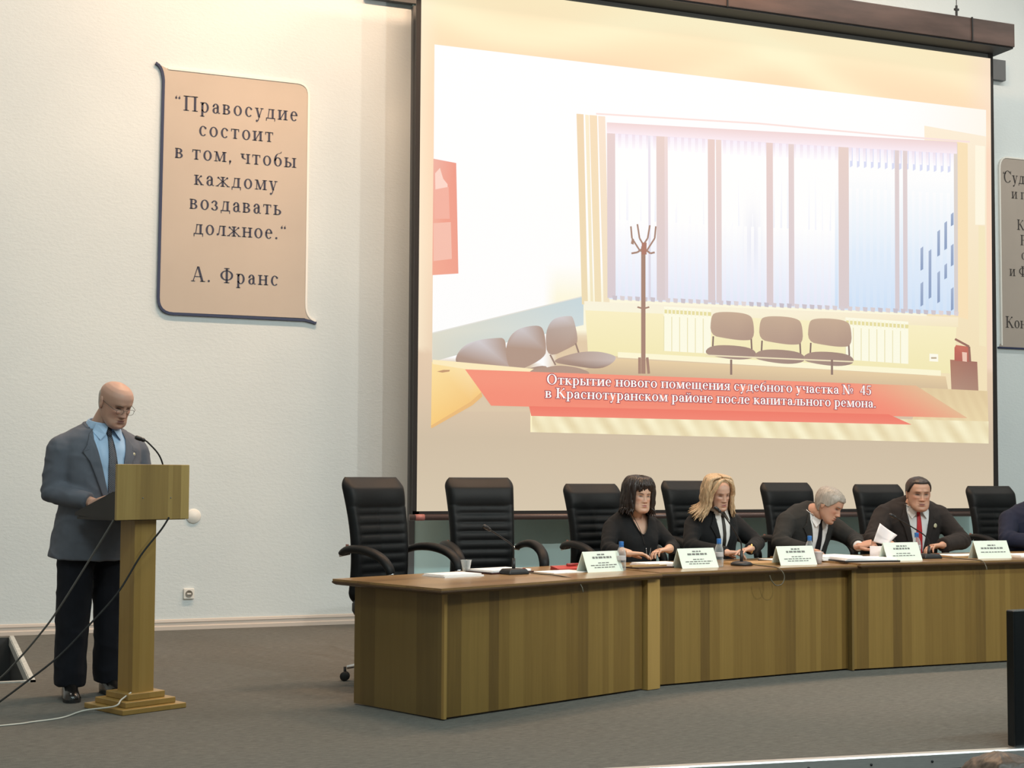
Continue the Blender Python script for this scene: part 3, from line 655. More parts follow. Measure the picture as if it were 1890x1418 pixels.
for x, w, c in ((1120, 15, (222, 196, 196)), (1196, 4, (230, 226, 244)), (1211, 17, (226, 198, 190)), (1226, 6, (236, 212, 210)), (1306, 13, (226, 194, 186)), (1321, 10, (232, 206, 198)), (1414, 12, (226, 196, 190)), (1455, 10, (222, 200, 198)), (1547, 19, (224, 196, 186)), (1651, 8, (214, 196, 196)), (1666, 8, (216, 198, 198)), (1760, 7, (214, 204, 190))):
    y0, y1 = wy0(x)+3, wy1(x)-2; c = mixc(c, (255, 240, 236), 0.3); d = mixc(c, (196, 196, 212), 0.45)
    SL.poly([(x, y0), (x+w, y0), (x+w+1, y1), (x+1, y1)], [c, c, d, d])
SL.grid([(1120, wy0(1120)), (1766, wy0(1766)), (1766, wy0(1766)+22), (1120, wy0(1120)+20)], lambda u, v: mixc((240, 214, 214), (250, 236, 244), v), 30, 2)
for k in range(46):                                                    # weights along the foot of the blind
    x = 1130+k*14; y = wy1(x)-7
    SL.poly([(x, y), (x+9, y+1), (x+8, y+9), (x+1, y+8)], mixc((226, 214, 214), (198, 190, 200), rnd.random()))
for x, a0, a1 in ((1701, 455, 500), (1716, 460, 552), (1732, 424, 474), (1745, 408, 462), (1757, 392, 418), (1757, 450, 492), (1745, 486, 516), (1732, 500, 560), (1701, 520, 566), (1757, 530, 574)):
    SL.poly([(x-2.5, a0+4), (x+2.5, a0), (x+2.5, a1-3), (x-2.5, a1)], [(168, 184, 212), (156, 172, 202), (136, 158, 194), (140, 160, 196)])
# sill and wall below
SL.poly([(1078, 556), (1768, 586), (1768, 604), (1078, 573)], [(250, 244, 222), (250, 236, 206), (246, 232, 196), (250, 246, 222)])
SL.grid([(1080, 573), (1765, 604), (1760, 690), (1085, 655)], lambda u, v: mixc((250, 240, 196), (244, 234, 182), v), 10, 6)
def radiator(x0, x1, y0, y1, dy):
    SL.poly([(x0, y0), (x1, y0+dy), (x1, y1+dy), (x0, y1)], (254, 252, 230))
    n = int((x1-x0)/7)
    SL.line([(x0, y0+9), (x1, y0+9+dy)], 7, (232, 222, 160))
    for k in range(n):
        x = x0+(x1-x0)*k/n; yy = dy*k/n
        SL.line([(x, y0+3+yy), (x, y0+15+yy)], 2.4, (250, 246, 220))
        if k % 2 == 0: SL.line([(x, y0+18+yy), (x, y1+yy)], 1.6, (236, 228, 184))
radiator(1225, 1312, 566, 648, 5); radiator(1560, 1676, 586, 664, 8)
SL.poly([(1715, 653), (1731, 654), (1731, 668), (1715, 667)], (255, 252, 236)); SL.line([(1718, 661), (1728, 661)], 3, (190, 170, 140))
SL.poly([(1140, 650), (1736, 684), (1736, 694), (1140, 660)], (254, 248, 214))
SL.grid([(1130, 662), (1745, 695), (1752, 735), (1060, 690)], lambda u, v: mixc((232, 206, 164), (202, 178, 146), v), 12, 4)
# coat stand
for pts, w in (([(1187, 455), (1187, 690)], 8), ([(1164, 418), (1166, 440), (1180, 462), (1187, 466)], 3), ([(1210, 418), (1208, 440), (1194, 462), (1187, 466)], 3), ([(1176, 414), (1180, 440), (1187, 452)], 3), ([(1199, 416), (1195, 440), (1187, 452)], 3), ([(1165, 468), (1176, 466), (1187, 458), (1200, 468), (1208, 466)], 3.4), ([(1176, 567), (1187, 570), (1198, 567)], 3), ([(1180, 660), (1180, 690)], 5), ([(1194, 660), (1197, 690)], 5)):
    SL.line(pts, w, (164, 128, 112))
SL.poly([(1166, 440), (1170, 442), (1169, 452), (1164, 450)], (164, 128, 112)); SL.poly([(1184, 448), (1193, 448), (1193, 470), (1184, 470)], (172, 116, 100))
# three-seat benches: left row in perspective, right row facing
SEATC, SEATD, SEATL = (176, 148, 132), (150, 124, 112), (214, 210, 214)
def blob(pts, c):
    cols = [c]*len(pts) if not isinstance(c[0], tuple) else list(c)
    for _ in range(2):                                                # round the corners
        n = len(pts); q, k = [], []
        for i in range(n):
            a, b, ca, cb = pts[i], pts[(i+1) % n], cols[i], cols[(i+1) % n]
            for t in (.25, .75): q.append((a[0]+(b[0]-a[0])*t, a[1]+(b[1]-a[1])*t)); k.append(mixc(ca, cb, t))
        pts, cols = q, k
    SL.poly(pts, cols)
blob([(840, 670), (842, 655), (858, 636), (885, 627), (915, 624), (932, 624), (934, 650), (960, 684), (1010, 672), (1010, 690), (860, 684)], [SEATD, SEATC, SEATL, SEATL, (188, 172, 164), SEATC, SEATC, SEATD, SEATC, SEATC, SEATC])
blob([(932, 650), (938, 625), (952, 609), (975, 602), (997, 601), (1004, 612), (1008, 640), (1006, 660), (960, 684), (940, 684)], [SEATC, SEATC, SEATL, (196, 186, 184), (172, 148, 136), SEATC, SEATC, SEATC, SEATC, SEATC])
blob([(1006, 618), (1014, 596), (1026, 586), (1050, 583), (1058, 585), (1068, 632), (1056, 640), (1010, 662)], [SEATC, (190, 180, 178), SEATL, (206, 196, 194), (196, 184, 178), SEATC, SEATC, SEATC])
SL.line([(1015, 655), (1025, 674)], 3, SEATD); SL.line([(1062, 634), (1068, 652)], 3, SEATD)
blob([(1012, 668), (1060, 651), (1100, 648), (1132, 655), (1138, 662), (1126, 674), (1104, 682), (1060, 676)], [SEATC, (176, 150, 138), (196, 180, 172), (186, 168, 160), (214, 206, 206), SEATC, SEATD, SEATD])
blob([(990, 686), (1020, 674), (1060, 677), (1088, 686), (1086, 694), (1000, 692)], SEATC)
for x0, y0 in ((1310, 575), (1400, 583), (1490, 587)):
    w = 82
    SL.line([(x0+6, y0+46), (x0+5, y0+66)], 3, (130, 106, 98)); SL.line([(x0+w-6, y0+50), (x0+w-5, y0+70)], 3, (130, 106, 98))
    blob([(x0, y0+44), (x0+2, y0+8), (x0+12, y0+1), (x0+44, y0+1), (x0+70, y0+5), (x0+80, y0+14), (x0+w, y0+52), (x0+60, y0+54), (x0+30, y0+50)], [(186, 158, 138), (190, 162, 140), (202, 176, 152), (198, 170, 146), (198, 170, 146), (188, 160, 140), (174, 146, 130), (176, 148, 132), (182, 154, 136)])
    blob([(x0-12, y0+78), (x0, y0+63), (x0+40, y0+62), (x0+80, y0+68), (x0+88, y0+84), (x0+60, y0+90), (x0+20, y0+86)], [(164, 138, 124), (168, 140, 126), (160, 134, 120), (158, 132, 120), (158, 130, 120), (158, 132, 122), (170, 146, 134)])
SL.line([(1302, 656), (1575, 668)], 2.5, (240, 226, 190))
for x in (1349, 1535): SL.line([(x, 664), (x, 692)], 4, (140, 114, 104))
# fire extinguisher stand
SL.poly([(1753, 664), (1803, 668), (1806, 738), (1756, 735)], [(172, 116, 96), (160, 108, 94), (176, 140, 120), (182, 146, 126)])
SL.poly([(1761, 642), (1764, 637), (1786, 640), (1788, 668), (1761, 666)], [(196, 100, 82), (206, 110, 90), (196, 104, 86), (176, 98, 84), (180, 96, 82)])
SL.line([(1762, 626), (1788, 640), (1790, 668)], 4, (150, 104, 90)); SL.poly([(1775, 650), (1784, 651), (1784, 668), (1776, 667)], (240, 200, 180))
# parquet, desk corner
def parq(u, v):
    c = mixc((226, 208, 164), (255, 248, 212), 0.5+0.5*math.sin(u*120-v*4.5)*math.sin(u*37+1.7)); return mixc(c, (248, 236, 196), 0.2)
SL.grid([(1700, 716), (1822, 722), (1824, 800), (1680, 786)], lambda u, v: mixc((226, 202, 158), (238, 218, 172), v+0.2*math.sin(u*40-v*12)), 24, 8)
SL.grid([(980, 757), (1824, 778), (1824, 819), (980, 798)], parq, 160, 3)
SL.line([(980, 757), (980, 798)], 3, (255, 244, 200))
SL.poly([(797, 668), (868, 682), (888, 724), (868, 742), (795, 790)], [(254, 226, 160), (252, 226, 170), (250, 206, 130), (246, 200, 124), (250, 204, 120)])
SL.poly([(798, 664), (985, 681), (975, 688), (868, 683), (798, 672)], (254, 236, 190))
SL.poly([(806, 686), (818, 683), (830, 683), (829, 686), (816, 688)], (196, 150, 110))
SL.poly([(795, 786), (868, 742), (888, 724), (890, 732), (872, 748), (796, 791)], (236, 186, 118))
# red banner
RED, RED2 = (246, 140, 116), (240, 120, 100)
def banner(u, v): return mixc(mixc(RED, (248, 152, 126), math.exp(-(v-0.2)**2*9)*0.6), (232, 186, 146), max(0, (u-0.84)/0.16)**1.2)
SL.grid([(858, 682), (1690, 712), (1785, 772), (906, 749)], banner, 60, 10)
SL.grid([(976, 750), (1640, 765), (1682, 784), (980, 768)], lambda u, v: mixc(RED2, (244, 132, 112), v), 20, 3)
M_SLIDE = vcol_mat('projected_light', emis=0.94, rough=0.9)
SL.build('slide_picture', M_SLIDE)
def caption(dy, c, grow, name):
    polys = []
    for s_, a0, a1 in (('Открытие нового помещения судебного участка №  45', (1007, 709.5), (1607, 729.5)), ('в Краснотуранском районе после капитального ремона.', (1004.5, 734.5), (1615, 753))):
        p0, p1 = P2(a0), P2(a1); polys += text_polys(s_, p0, p1, 0.090, True)
    if grow:
        out = []
        for p in polys:
            cx = sum(q[0] for q in p)/len(p); cz = sum(q[1] for q in p)/len(p)
            out.append([(q[0]+math.copysign(grow, q[0]-cx), q[1]+math.copysign(grow, q[1]-cz)) for q in p])
        polys = out
    mb = flat_polys(polys, dy); m = mat(name, (0.02, 0.02, 0.02), 0.9); b = m.node_tree.nodes['Principled BSDF']; b.inputs['Emission Color'].default_value = (*lin(c), 1); b.inputs['Emission Strength'].default_value = 0.98
    mb.build(name, m, scr)
caption(-0.0215, (176, 92, 92), 0.0075, 'caption_outline'); caption(-0.0235, (255, 255, 252), 0.0, 'caption')

# ------------------------------------------------------------------ small wall fittings
t = thing('wall_socket', 'white wall socket low on the wall, right of the lectern foot', 'socket', (2.014, YW, 0.30))
mb = MB(); mb.box((0, -0.012, 0), (0.088, 0.024, 0.088)); mb.build('plate', M_WHITE, t, bevel=0.006)
mb = MB(); mb.lathe([(0.030, 0.0), (0.030, 0.004), (0.026, 0.004), (0.024, -0.006), (0.001, -0.006)], 24, (0, -0.025, 0), Matrix.Rotation(R(90), 3, 'X')); mb.build('recess', mat('socket_shade', (0.25, 0.23, 0.2), 0.5), t, smooth=True)
mb = MB(); mb.box((0, -0.0285, 0), (0.034, 0.006, 0.012)); [mb.ellipsoid((sx*0.009, -0.033, 0), (0.003, 0.003, 0.003), 8, 5) for sx in (-1, 1)]; mb.build('insert', M_WHITE, t)
mb = MB(); mb.lathe([(0.062, 0.0), (0.062, 0.008), (0.055, 0.016), (0.001, 0.019)], 32, (0, 0, 0), Matrix.Rotation(R(90), 3, 'X'))
tag(mb.build('round_cover', M_WHITE, smooth=True, loc=(2.044, YW, 0.951)), 'round white cover plate on the wall at the right corner of the lectern', 'cover plate')

# ------------------------------------------------------------------ the three tables
def table(label, p0, p1, depth_l, ztop, poly, extras):
    rz = math.atan2(p1[1]-p0[1], p1[0]-p0[0]); L = math.hypot(p1[0]-p0[0], p1[1]-p0[1])
    t = thing('conference_table', label, 'table', (p0[0], p0[1], 0), rz, 'conference tables')
    c, s = math.cos(-rz), math.sin(-rz)
    lp = [((x-p0[0])*c-(y-p0[1])*s, (x-p0[0])*s+(y-p0[1])*c) for x, y in poly]
    mb = MB(); mb.prism(lp, ztop-0.012, ztop); mb.build('tabletop', M_TOP, t)
    # moulded dark edge below the top surface
    cx = sum(p[0] for p in lp)/len(lp); cy = sum(p[1] for p in lp)/len(lp)
    def inset(d): return [(x+(cx-x)*d, y+(cy-y)*d*1.6) for x, y in lp]
    mb = MB(); a = lp
    rings = []
    for dz, d in ((-0.0125, -0.002), (-0.019, -0.004), (-0.026, 0.002), (-0.034, 0.016)):
        rings.append([(x, y, ztop+dz) for x, y in inset(d)])
    mb.loft(rings); mb.build('edge_moulding', M_EDGE, t, fix=True)
    mb = MB(); mb.box((L/2, 0.011, (ztop-0.034)/2+0.006), (L, 0.022, ztop-0.046)); mb.build('front_panel', M_DESK, t)
    extras(t, L)
    return t
Z1, Z2, Z3 = 0.71, 0.714, 0.725
def ex1(t, L):
    mb = MB(); mb.box((-0.009, 0.38, (Z1-0.034)/2+0.004), (0.018, 0.76, Z1-0.042)); mb.build('side_panel', M_DESKSIDE, t)
    mb = MB(); mb.box((-0.009, -0.006, (Z1-0.034)/2+0.004), (0.020, 0.02, Z1-0.042)); mb.build('corner_strip', M_LECTCOL, t)
    mb = MB(); mb.box((L+0.075, -0.005, (Z1-0.034)/2+0.002), (0.115, 0.05, Z1-0.038)); mb.build('corner_post', M_LECTCOL, t)
    mb = MB(); mb.box((L-0.3, 0.38, 0.33), (0.018, 0.7, 0.64)); mb.build('inner_panel', M_DESKSIDE, t)
def ex2(t, L):
    for x in (0.05, L-0.05):
        mb = MB(); mb.box((x, 0.40, 0.33), (0.018, 0.74, 0.64)); mb.build('inner_panel', M_DESKSIDE, t)
def ex3(t, L):
    mb = MB(); mb.box((-0.008, 0.2, Z3/2-0.02), (0.016, 0.40, Z3-0.05)); mb.build('side_panel', M_DESKSIDE, t)
    mb = MB(); mb.box((L-0.03, 0.40, 0.33), (0.018, 0.74, 0.64)); mb.build('inner_panel', M_DESKSIDE, t)
table('oak table at the left end of the row, its end panel facing the lectern', (2.554, 7.378), (4.036, 7.984), 0.96, Z1,
      [(2.482, 7.229), (4.155, 7.95), (3.99, 8.93), (2.13, 8.12)], ex1)
table('middle oak table of the row, with a mic cable looping over its front', (4.21, 8.091), (5.798, 8.351), 0.95, Z2,
      [(4.160, 7.972), (5.795, 8.255), (5.685, 9.19), (3.997, 8.935)], ex2)
table('oak table at the right end of the row, behind the black monitor', (5.79, 8.296), (8.6, 8.36), 0.95, Z3,
      [(5.80, 8.226), (8.63, 8.30), (8.63, 9.24), (5.69, 9.19)], ex3)

# ------------------------------------------------------------------ lectern
LZ = R(25)
lec = thing('lectern', 'golden wood lectern on a stepped foot, in front of the speaker', 'lectern', (1.072, 8.365, 0), LZ)
for k, (w, z0, z1) in enumerate(((0.405, 0.0, 0.03), (0.32, 0.03, 0.062), (0.235, 0.062, 0.098))):
    mb = MB(); mb.box((0, 0, (z0+z1)/2), (w, w*0.98, z1-z0)); mb.build('base_step', M_LECTCOL, lec, bevel=0.005)
mb = MB(); mb.box((-0.0, 0.0, 0.575), (0.138, 0.150, 0.96)); mb.build('column', M_LECTCOL, lec, bevel=0.004)
LF, LB = -0.115, 0.33
mb = MB(); mb.box((0.015, LF, 1.203), (0.465, 0.022, 0.307)); mb.build('front_board', M_LECT, lec, bevel=0.003)
for sx in (-0.07, 0.11):
    mb = MB(); mb.ellipsoid((0.015+sx, LF-0.012, 1.17), (0.004, 0.003, 0.004), 8, 6); mb.build('screw', M_INK, lec)
for sx in (-1, 1):
    mb = MB(); x = 0.015+sx*0.212
    prof = [(LF+0.012, 1.052), (LF+0.012, 1.205), (LF+0.05, 1.205), (LB, 1.085), (LB, 1.068)]
    mb.loft([[(x-0.009, y, z) for y, z in prof], [(x+0.009, y, z) for y, z in prof]]); mb.build('desk_side', M_BLACK, lec, fix=True)
mb = MB(); sl = math.atan2(1.205-1.085, LB-LF-0.05)
mb.loft([[(0.015+sx*0.202, y, z) for y, z in ((LF+0.05, 1.195), (LB-0.005, 1.077), (LB-0.005, 1.062), (LF+0.05, 1.178))] for sx in (-1, 1)]); mb.build('desk_board', M_BLACK, lec, fix=True)
mb = MB(); mb.box((0.015, 0.10, 1.055), (0.425, 0.44, 0.016)); mb.build('desk_base', M_BLACK, lec)

def L2W(x, y, z, o=None):
    c, s = math.cos(LZ), math.sin(LZ); return (1.072+x*c-y*s, 8.365+x*s+y*c, z)
# papers read by the speaker, lying on the desk
t = thing('paper_sheet', 'white sheet on the sloping black lectern desk under the speaker\'s hand', 'paper', L2W(0.02, 0.11, 1.1365), LZ)
mb = MB(); mb.box((0, 0, 0), (0.21, 0.28, 0.003), mat=Matrix.Rotation(-sl, 4, 'X')); mb.build('sheet', M_PAPER, t)

def gooseneck(label, loc, rz, base, pts, stemlen, cable=None, z=0):
    t = thing('gooseneck_microphone', label, 'microphone', loc, rz, 'gooseneck microphones')
    if base == 'block':
        mb = MB(); mb.loft([[(sx*(0.062+a)+0.0, sy*(0.048+a*0.7), h) for sx, sy in ((-1, -1), (1, -1), (1, 1), (-1, 1))] for h, a in ((0, 0.012), (0.012, 0.012), (0.030, 0.0), (0.034, -0.006))]); mb.build('base', M_BLACK, t, bevel=0.004)
        mb = MB(); mb.box((0.052, -0.030, 0.033), (0.014, 0.014, 0.006)); mb.build('switch', M_RED, t)
    elif base == 'round':
        mb = MB(); mb.lathe([(0.001, 0), (0.072, 0), (0.072, 0.014), (0.060, 0.024), (0.03, 0.03), (0.001, 0.031)], 28); mb.build('base', M_BLACK, t, smooth=True)
    else:
        mb = MB(); mb.lathe([(0.001, 0), (0.025, 0), (0.025, 0.01), (0.014, 0.016), (0.001, 0.017)], 16); mb.build('base', M_BLACK, t, smooth=True)
    mb = MB(); mb.tube([(pts[0][0], pts[0][1], 0.0), (pts[0][0], pts[0][1], stemlen)], [0.0115, 0.010], 12); mb.build('stem', M_BLACK, t, smooth=True)
    P = [V((pts[0][0], pts[0][1], stemlen))]+[V(p) for p in pts[1:]]
    # smooth neck through the points
    fine = []
    for i in range(len(P)-1):
        p0, p1, p2, p3 = P[max(i-1, 0)], P[i], P[i+1], P[min(i+2, len(P)-1)]
        for k in range(8):
            u = k/8; fine.append(0.5*((2*p1)+(p2-p0)*u+(2*p0-5*p1+4*p2-p3)*u*u+(-p0+3*p1-3*p2+p3)*u**3))
    fine.append(P[-1])
    mb = MB(); mb.tube(fine, 0.0048, 8); mb.build('gooseneck', M_BLACKMETAL, t, smooth=True)
    d = (fine[-1]-fine[-3]).normalized(); m = d.to_track_quat('Z', 'Y').to_matrix()
    mb = MB(); mb.lathe([(0.001, -0.006), (0.007, -0.004), (0.0115, 0.006), (0.0115, 0.014), (0.0095, 0.018), (0.0125, 0.022), (0.0125, 0.048), (0.009, 0.056), (0.001, 0.058)], 16, fine[-1], m); mb.build('capsule', M_BLACK, t, smooth=True)
    if cable: cord(cable, t)
    return t
def wpath(o, deg, pts):
    c, s = math.cos(R(-deg)), math.sin(R(-deg)); return [((x-o[0])*c-(y-o[1])*s, (x-o[0])*s+(y-o[1])*c, z-o[2]) for x, y, z in pts]
def smooth_path(pts, n=10):
    P = [V(p) for p in pts]; out = []
    for i in range(len(P)-1):
        p0, p1, p2, p3 = P[max(i-1, 0)], P[i], P[i+1], P[min(i+2, len(P)-1)]
        for k in range(n):
            u = k/n; out.append(0.5*((2*p1)+(p2-p0)*u+(2*p0-5*p1+4*p2-p3)*u*u+(-p0+3*p1-3*p2+p3)*u**3))
    out.append(P[-1]); return out
M_CORD = mat('grey_brown_cord', (0.085, 0.075, 0.05), 0.5)
def cord(pts, parent=None, m=None, r=0.0035, name='cord'):
    mb = MB(); mb.tube(smooth_path(pts), r, 8); return mb.build(name, m or M_CORD, parent, smooth=True)

# lectern microphone: rises from the desk behind the front board
gooseneck('black gooseneck microphone on the lectern, its tip at the speaker\'s chest', L2W(0.125, -0.055, 1.190), LZ, 'plug',
          [(0, 0, 0), (-0.005, -0.0, 0.15), (-0.035, 0.005, 0.225), (-0.095, 0.02, 0.290), (-0.115, 0.025, 0.302)], 0.05)

# cables from the lectern to the left, and the white one on the floor
def wire(label, pts, r, m):
    mb = MB(); mb.tube(smooth_path(pts), r, 8)
    return tag(mb.build('cable', m, smooth=True), label, 'cable')
wire('grey cable running down taut from the lectern desk to the stair opening at far left',
     [(0.925, 8.22, 1.062), (0.89, 8.244, 0.991), (0.67, 8.501, 0.561), (0.558, 8.628, 0.378), (0.451, 8.746, 0.229), (0.375, 8.829, 0.136), (0.237, 8.977, 0.006), (-0.3, 9.3, 0.006)], 0.0055, mat('grey_cable', (0.11, 0.11, 0.105), 0.5))
wire('black cable slanting from the right of the lectern desk across its column to the floor',
     [(1.225, 8.26, 1.062), (1.177, 8.250, 0.988), (1.071, 8.228, 0.855), (0.944, 8.205, 0.649), (0.768, 8.176, 0.455), (0.631, 8.15, 0.319), (0.47, 8.119, 0.199), (0.347, 8.095, 0.112), (0.189, 8.063, 0.006), (-0.5, 7.9, 0.006)], 0.0055, M_RUBBER)
wire('thin white cable lying on the floor, coming from the lectern foot',
     [L2W(-0.085, -0.09, 0.102), L2W(-0.15, -0.10, 0.072), L2W(-0.20, -0.11, 0.042), (0.79, 8.285, 0.012), (0.664, 8.129, 0.005), (0.507, 8.041, 0.005), (0.344, 7.978, 0.005), (-0.5, 7.8, 0.005)], 0.0045, mat('white_cable', (0.62, 0.61, 0.55), 0.5))

# ------------------------------------------------------------------ chairs
def make_chair():
    t = thing('executive_chair', 'x', 'chair')
    # backrest: padded slab, wider at the top, pleated in the middle
    nx, nz = 29, 90; zb, zt = 0.475, 1.235
    front, back = [], []
    for j in range(nz):
        v = j/(nz-1); z = zb+(zt-zb)*v
        hw = 0.232-0.012*math.sin(v*math.pi)+0.020*v
        tb = min(1, (1-v)/0.09); hw *= (1-(1-tb)**2.2*0.16); bb = min(1, v/0.08); hw *= (1-(1-bb)**2*0.2)
        yc = 0.215-0.06*math.sin((v*1.05)*math.pi)*0.7+0.062*v**1.5
        fr, bk = [], []
        for i in range(nx):
            u = -1+2*i/(nx-1); x = hw*u
            edge = max(0, 1-abs(u)**5)**0.5*min(1, tb**0.5)*min(1, bb**0.5)
            d = 0.052*edge
            # headrest roll, pleats, side bolsters
            if v > 0.76: d += 0.022*edge*math.sin(min(1, (v-0.76)/0.22)*math.pi)**0.7
            elif v > 0.03:
                pl = abs(math.sin((z-zb)/0.0585*math.pi)); wgt = 1/(1+math.exp((abs(u)-0.78)*26))
                d += edge*wgt*(0.013*pl**0.55-0.012)
            d += 0.016*edge*math.exp(-((abs(u)-0.9)/0.1)**2)*(1 if v < 0.76 else 0.3)
            if abs(u) < 0.05 and v < 0.74: d -= 0.004
            curve = 0.030*u*u
            fr.append((x, yc-d-curve, z)); bk.append((x, yc+0.038*edge-curve*0.6, z))
        front.append(fr); back.append(bk)
    mb = MB()
    rings = [f+b[::-1] for f, b in zip(front, back)]
    mb.loft(rings); br = mb.build('backrest', M_LEATHER, t, smooth=True, fix=True)
    mb = MB(); mb.box((-0.2335, 0.205, 0.80), (0.008, 0.022, 0.055)); mb.build('tag', mat('chair_tag', (0.36, 0.14, 0.10), 0.5), br)
    # seat
    mb = MB(); rings = []
    for h, g in ((0.40, 0.86), (0.405, 0.95), (0.43, 1.0), (0.465, 1.0), (0.488, 0.95), (0.497, 0.80)):
        ring = []
        for k in range(36):
            a = 2*math.pi*k/36; c, s_ = math.cos(a), math.sin(a)
            x = 0.255*g*math.copysign(abs(c)**0.55, c); y = 0.245*g*math.copysign(abs(s_)**0.6, s_)-0.02
            ring.append((x, y, h-(0.02 if y < -0.2*g else 0)+0.012*(abs(x)/0.255)**3*(h > 0.44)))
        rings.append(ring)
    mb.loft(rings); mb.build('seat', M_LEATHER, t, smooth=True)
    for sx in (-1, 1):
        path = smooth_path([(sx*0.270, 0.215, 0.775), (sx*0.290, 0.13, 0.800), (sx*0.297, 0.0, 0.805), (sx*0.297, -0.12, 0.788), (sx*0.294, -0.21, 0.755), (sx*0.288, -0.262, 0.708), (sx*0.284, -0.274, 0.672)], 6)
        n = len(path); rad = [0.020+0.017*math.sin(min(1, (k+2)/(n*0.45))*math.pi/2)-0.006*(k/n)**4 for k in range(n)]
        mb = MB(); mb.tube(path, rad, 14, flat=0.72, up=(0, 0, 1)); ar = mb.build('armrest', M_LEATHER, t, smooth=True)
        mb = MB(); mb.tube(smooth_path([(sx*0.283, -0.274, 0.674), (sx*0.282, -0.245, 0.58), (sx*0.270, -0.16, 0.46), (sx*0.22, -0.03, 0.40)], 6), 0.016, 10); mb.lathe([(0.021, -0.012), (0.021, 0.010), (0.001, 0.011)], 14, (sx*0.283, -0.274, 0.670)); mb.build('chrome_bracket', M_CHROME, ar, smooth=True)
        mb = MB(); mb.tube([(sx*0.215, 0.205, 0.775), (sx*0.285, 0.215, 0.765)], 0.012, 10); mb.build('chrome_pin', M_CHROME, ar, smooth=True)
    mb = MB(); mb.lathe([(0.028, 0.10), (0.028, 0.25), (0.018, 0.25), (0.018, 0.37), (0.06, 0.38), (0.07, 0.405), (0.001, 0.405)], 16); mb.box((0, 0, 0.392), (0.2, 0.26, 0.02)); mb.build('gas_lift', M_BLACKMETAL, t, smooth=False)
    for k in range(5):
        a = 2*math.pi*k/5+CH_A
        d = V((math.cos(a), math.sin(a), 0))
        mb = MB(); mb.tube([d*0.02+V((0, 0, 0.125)), d*0.16+V((0, 0, 0.112)), d*0.31+V((0, 0, 0.082))], [0.03, 0.024, 0.016], 10, flat=0.7, up=(0, 0, 1)); lg = mb.build('base_arm', M_CHROME, t, smooth=True)
        q = V((-d.y, d.x, 0)); mb = MB(); p = d*0.325
        for s_ in (-1, 1):
            m = q.to_track_quat('Z', 'Y').to_matrix()
            mb.lathe([(0.010, -0.009), (0.026, -0.009), (0.0285, -0.005), (0.0285, 0.005), (0.026, 0.009), (0.001, 0.010)], 16, p+q*0.016*s_+V((0, 0, 0.0285)), m)
        mb.tube([p+V((0, 0, 0.03)), p+V((0, 0, 0.085))], 0.009, 8); mb.build('caster', M_RUBBER, lg, smooth=True)
    return t
CH_A = R(200)
CHAIRS = [  # x, y, facing (rotation), label
    (2.735, 8.850, 1.045, 24, 'black leather chair, leftmost of the row, empty, whose chrome foot shows beside the table end'),
    (3.49, 9.16, 1.045, -2, 'empty black leather chair behind the first microphone, second from the left'),
    (4.58, 9.58, 1.01, 8, 'black leather chair behind the woman with dark hair'),
    (5.50, 9.80, 1.03, 6, 'black leather chair behind the blonde woman'),
    (6.46, 9.93, 1.02, 2, 'black leather chair behind the grey-haired man reading'),
    (7.38, 9.98, 1.01, 0, 'black leather chair behind the man with the red tie'),
    (8.54, 9.98, 1.0, -2, 'black leather chair at the right edge behind the person in navy'),
]
ch0 = make_chair()
for i, (x, y, sz, a, lab) in enumerate(CHAIRS):
    c = ch0 if i == 0 else copy_tree(ch0)
    c.location = (x, y, 0); c.rotation_euler = (0, 0, R(a)); c.scale = (1, 1, sz); tag(c, lab, 'chair', 'executive chairs behind the tables')
ch0.name = 'executive_chair'

# ------------------------------------------------------------------ things on the tables
def fold_plate(label, x, y, z, rz, lines, w=0.30):
    t = thing('name_plate', label, 'name plate', (x, y, z), rz, 'folded name plates')
    h, d = 0.125, 0.055; mb = MB()
    o = [(-d, 0.0), (0.0, h), (d, 0.0)]; i_ = [(d-0.003, 0.0), (0.0, h-0.006), (-d+0.003, 0.0)]
    prof = o+i_
    mb.loft([[(sx*w/2, yy, zz) for yy, zz in prof] for sx in (-1, 1)]); mb.build('card', M_PLATE, t, fix=True)
    mb = MB(); rr = random.Random(int(x*1000)); nrm = math.atan2(d, h)
    for (v, ln, th) in lines:
        xx = -ln/2
        while xx < ln/2:
            wl = min(rr.uniform(0.014, 0.034), ln/2-xx)
            yy = -d+d*v-0.0012; zz = h*v
            k = th/2
            if wl > 0.004: mb.add([(xx, yy-k*0.4, zz-k*0.92), (xx+wl, yy-k*0.4, zz-k*0.92), (xx+wl, yy+k*0.4, zz+k*0.92), (xx, yy+k*0.4, zz+k*0.92)], [(0, 1, 2, 3)])
            xx += wl+0.006
    mb.build('lettering', M_INK, t)
NL = [(0.84, 0.07, 0.009), (0.70, 0.16, 0.013), (0.44, 0.09, 0.006), (0.33, 0.22, 0.006), (0.22, 0.17, 0.006)]
NL2 = [(0.80, 0.09, 0.010), (0.66, 0.15, 0.012), (0.40, 0.12, 0.006), (0.28, 0.19, 0.006)]
NL3 = [(0.74, 0.07, 0.010), (0.58, 0.20, 0.012), (0.36, 0.22, 0.007)]
fold_plate('white name plate on the left table, left of the first water bottle', 3.875, 8.245, Z1, R(17), NL)
fold_plate('white name plate in front of the blonde woman, on the middle table', 4.605, 8.345, Z2, R(10), NL)
fold_plate('white name plate in front of the grey-haired man with small text', 5.405, 8.425, Z2, R(4), NL)
fold_plate('white name plate in front of the man with the red tie', 6.30, 8.47, Z3, R(2), NL2)
fold_plate('white name plate in front of the empty chair at the right, with two bold lines', 7.12, 8.52, Z3, R(0), NL3)

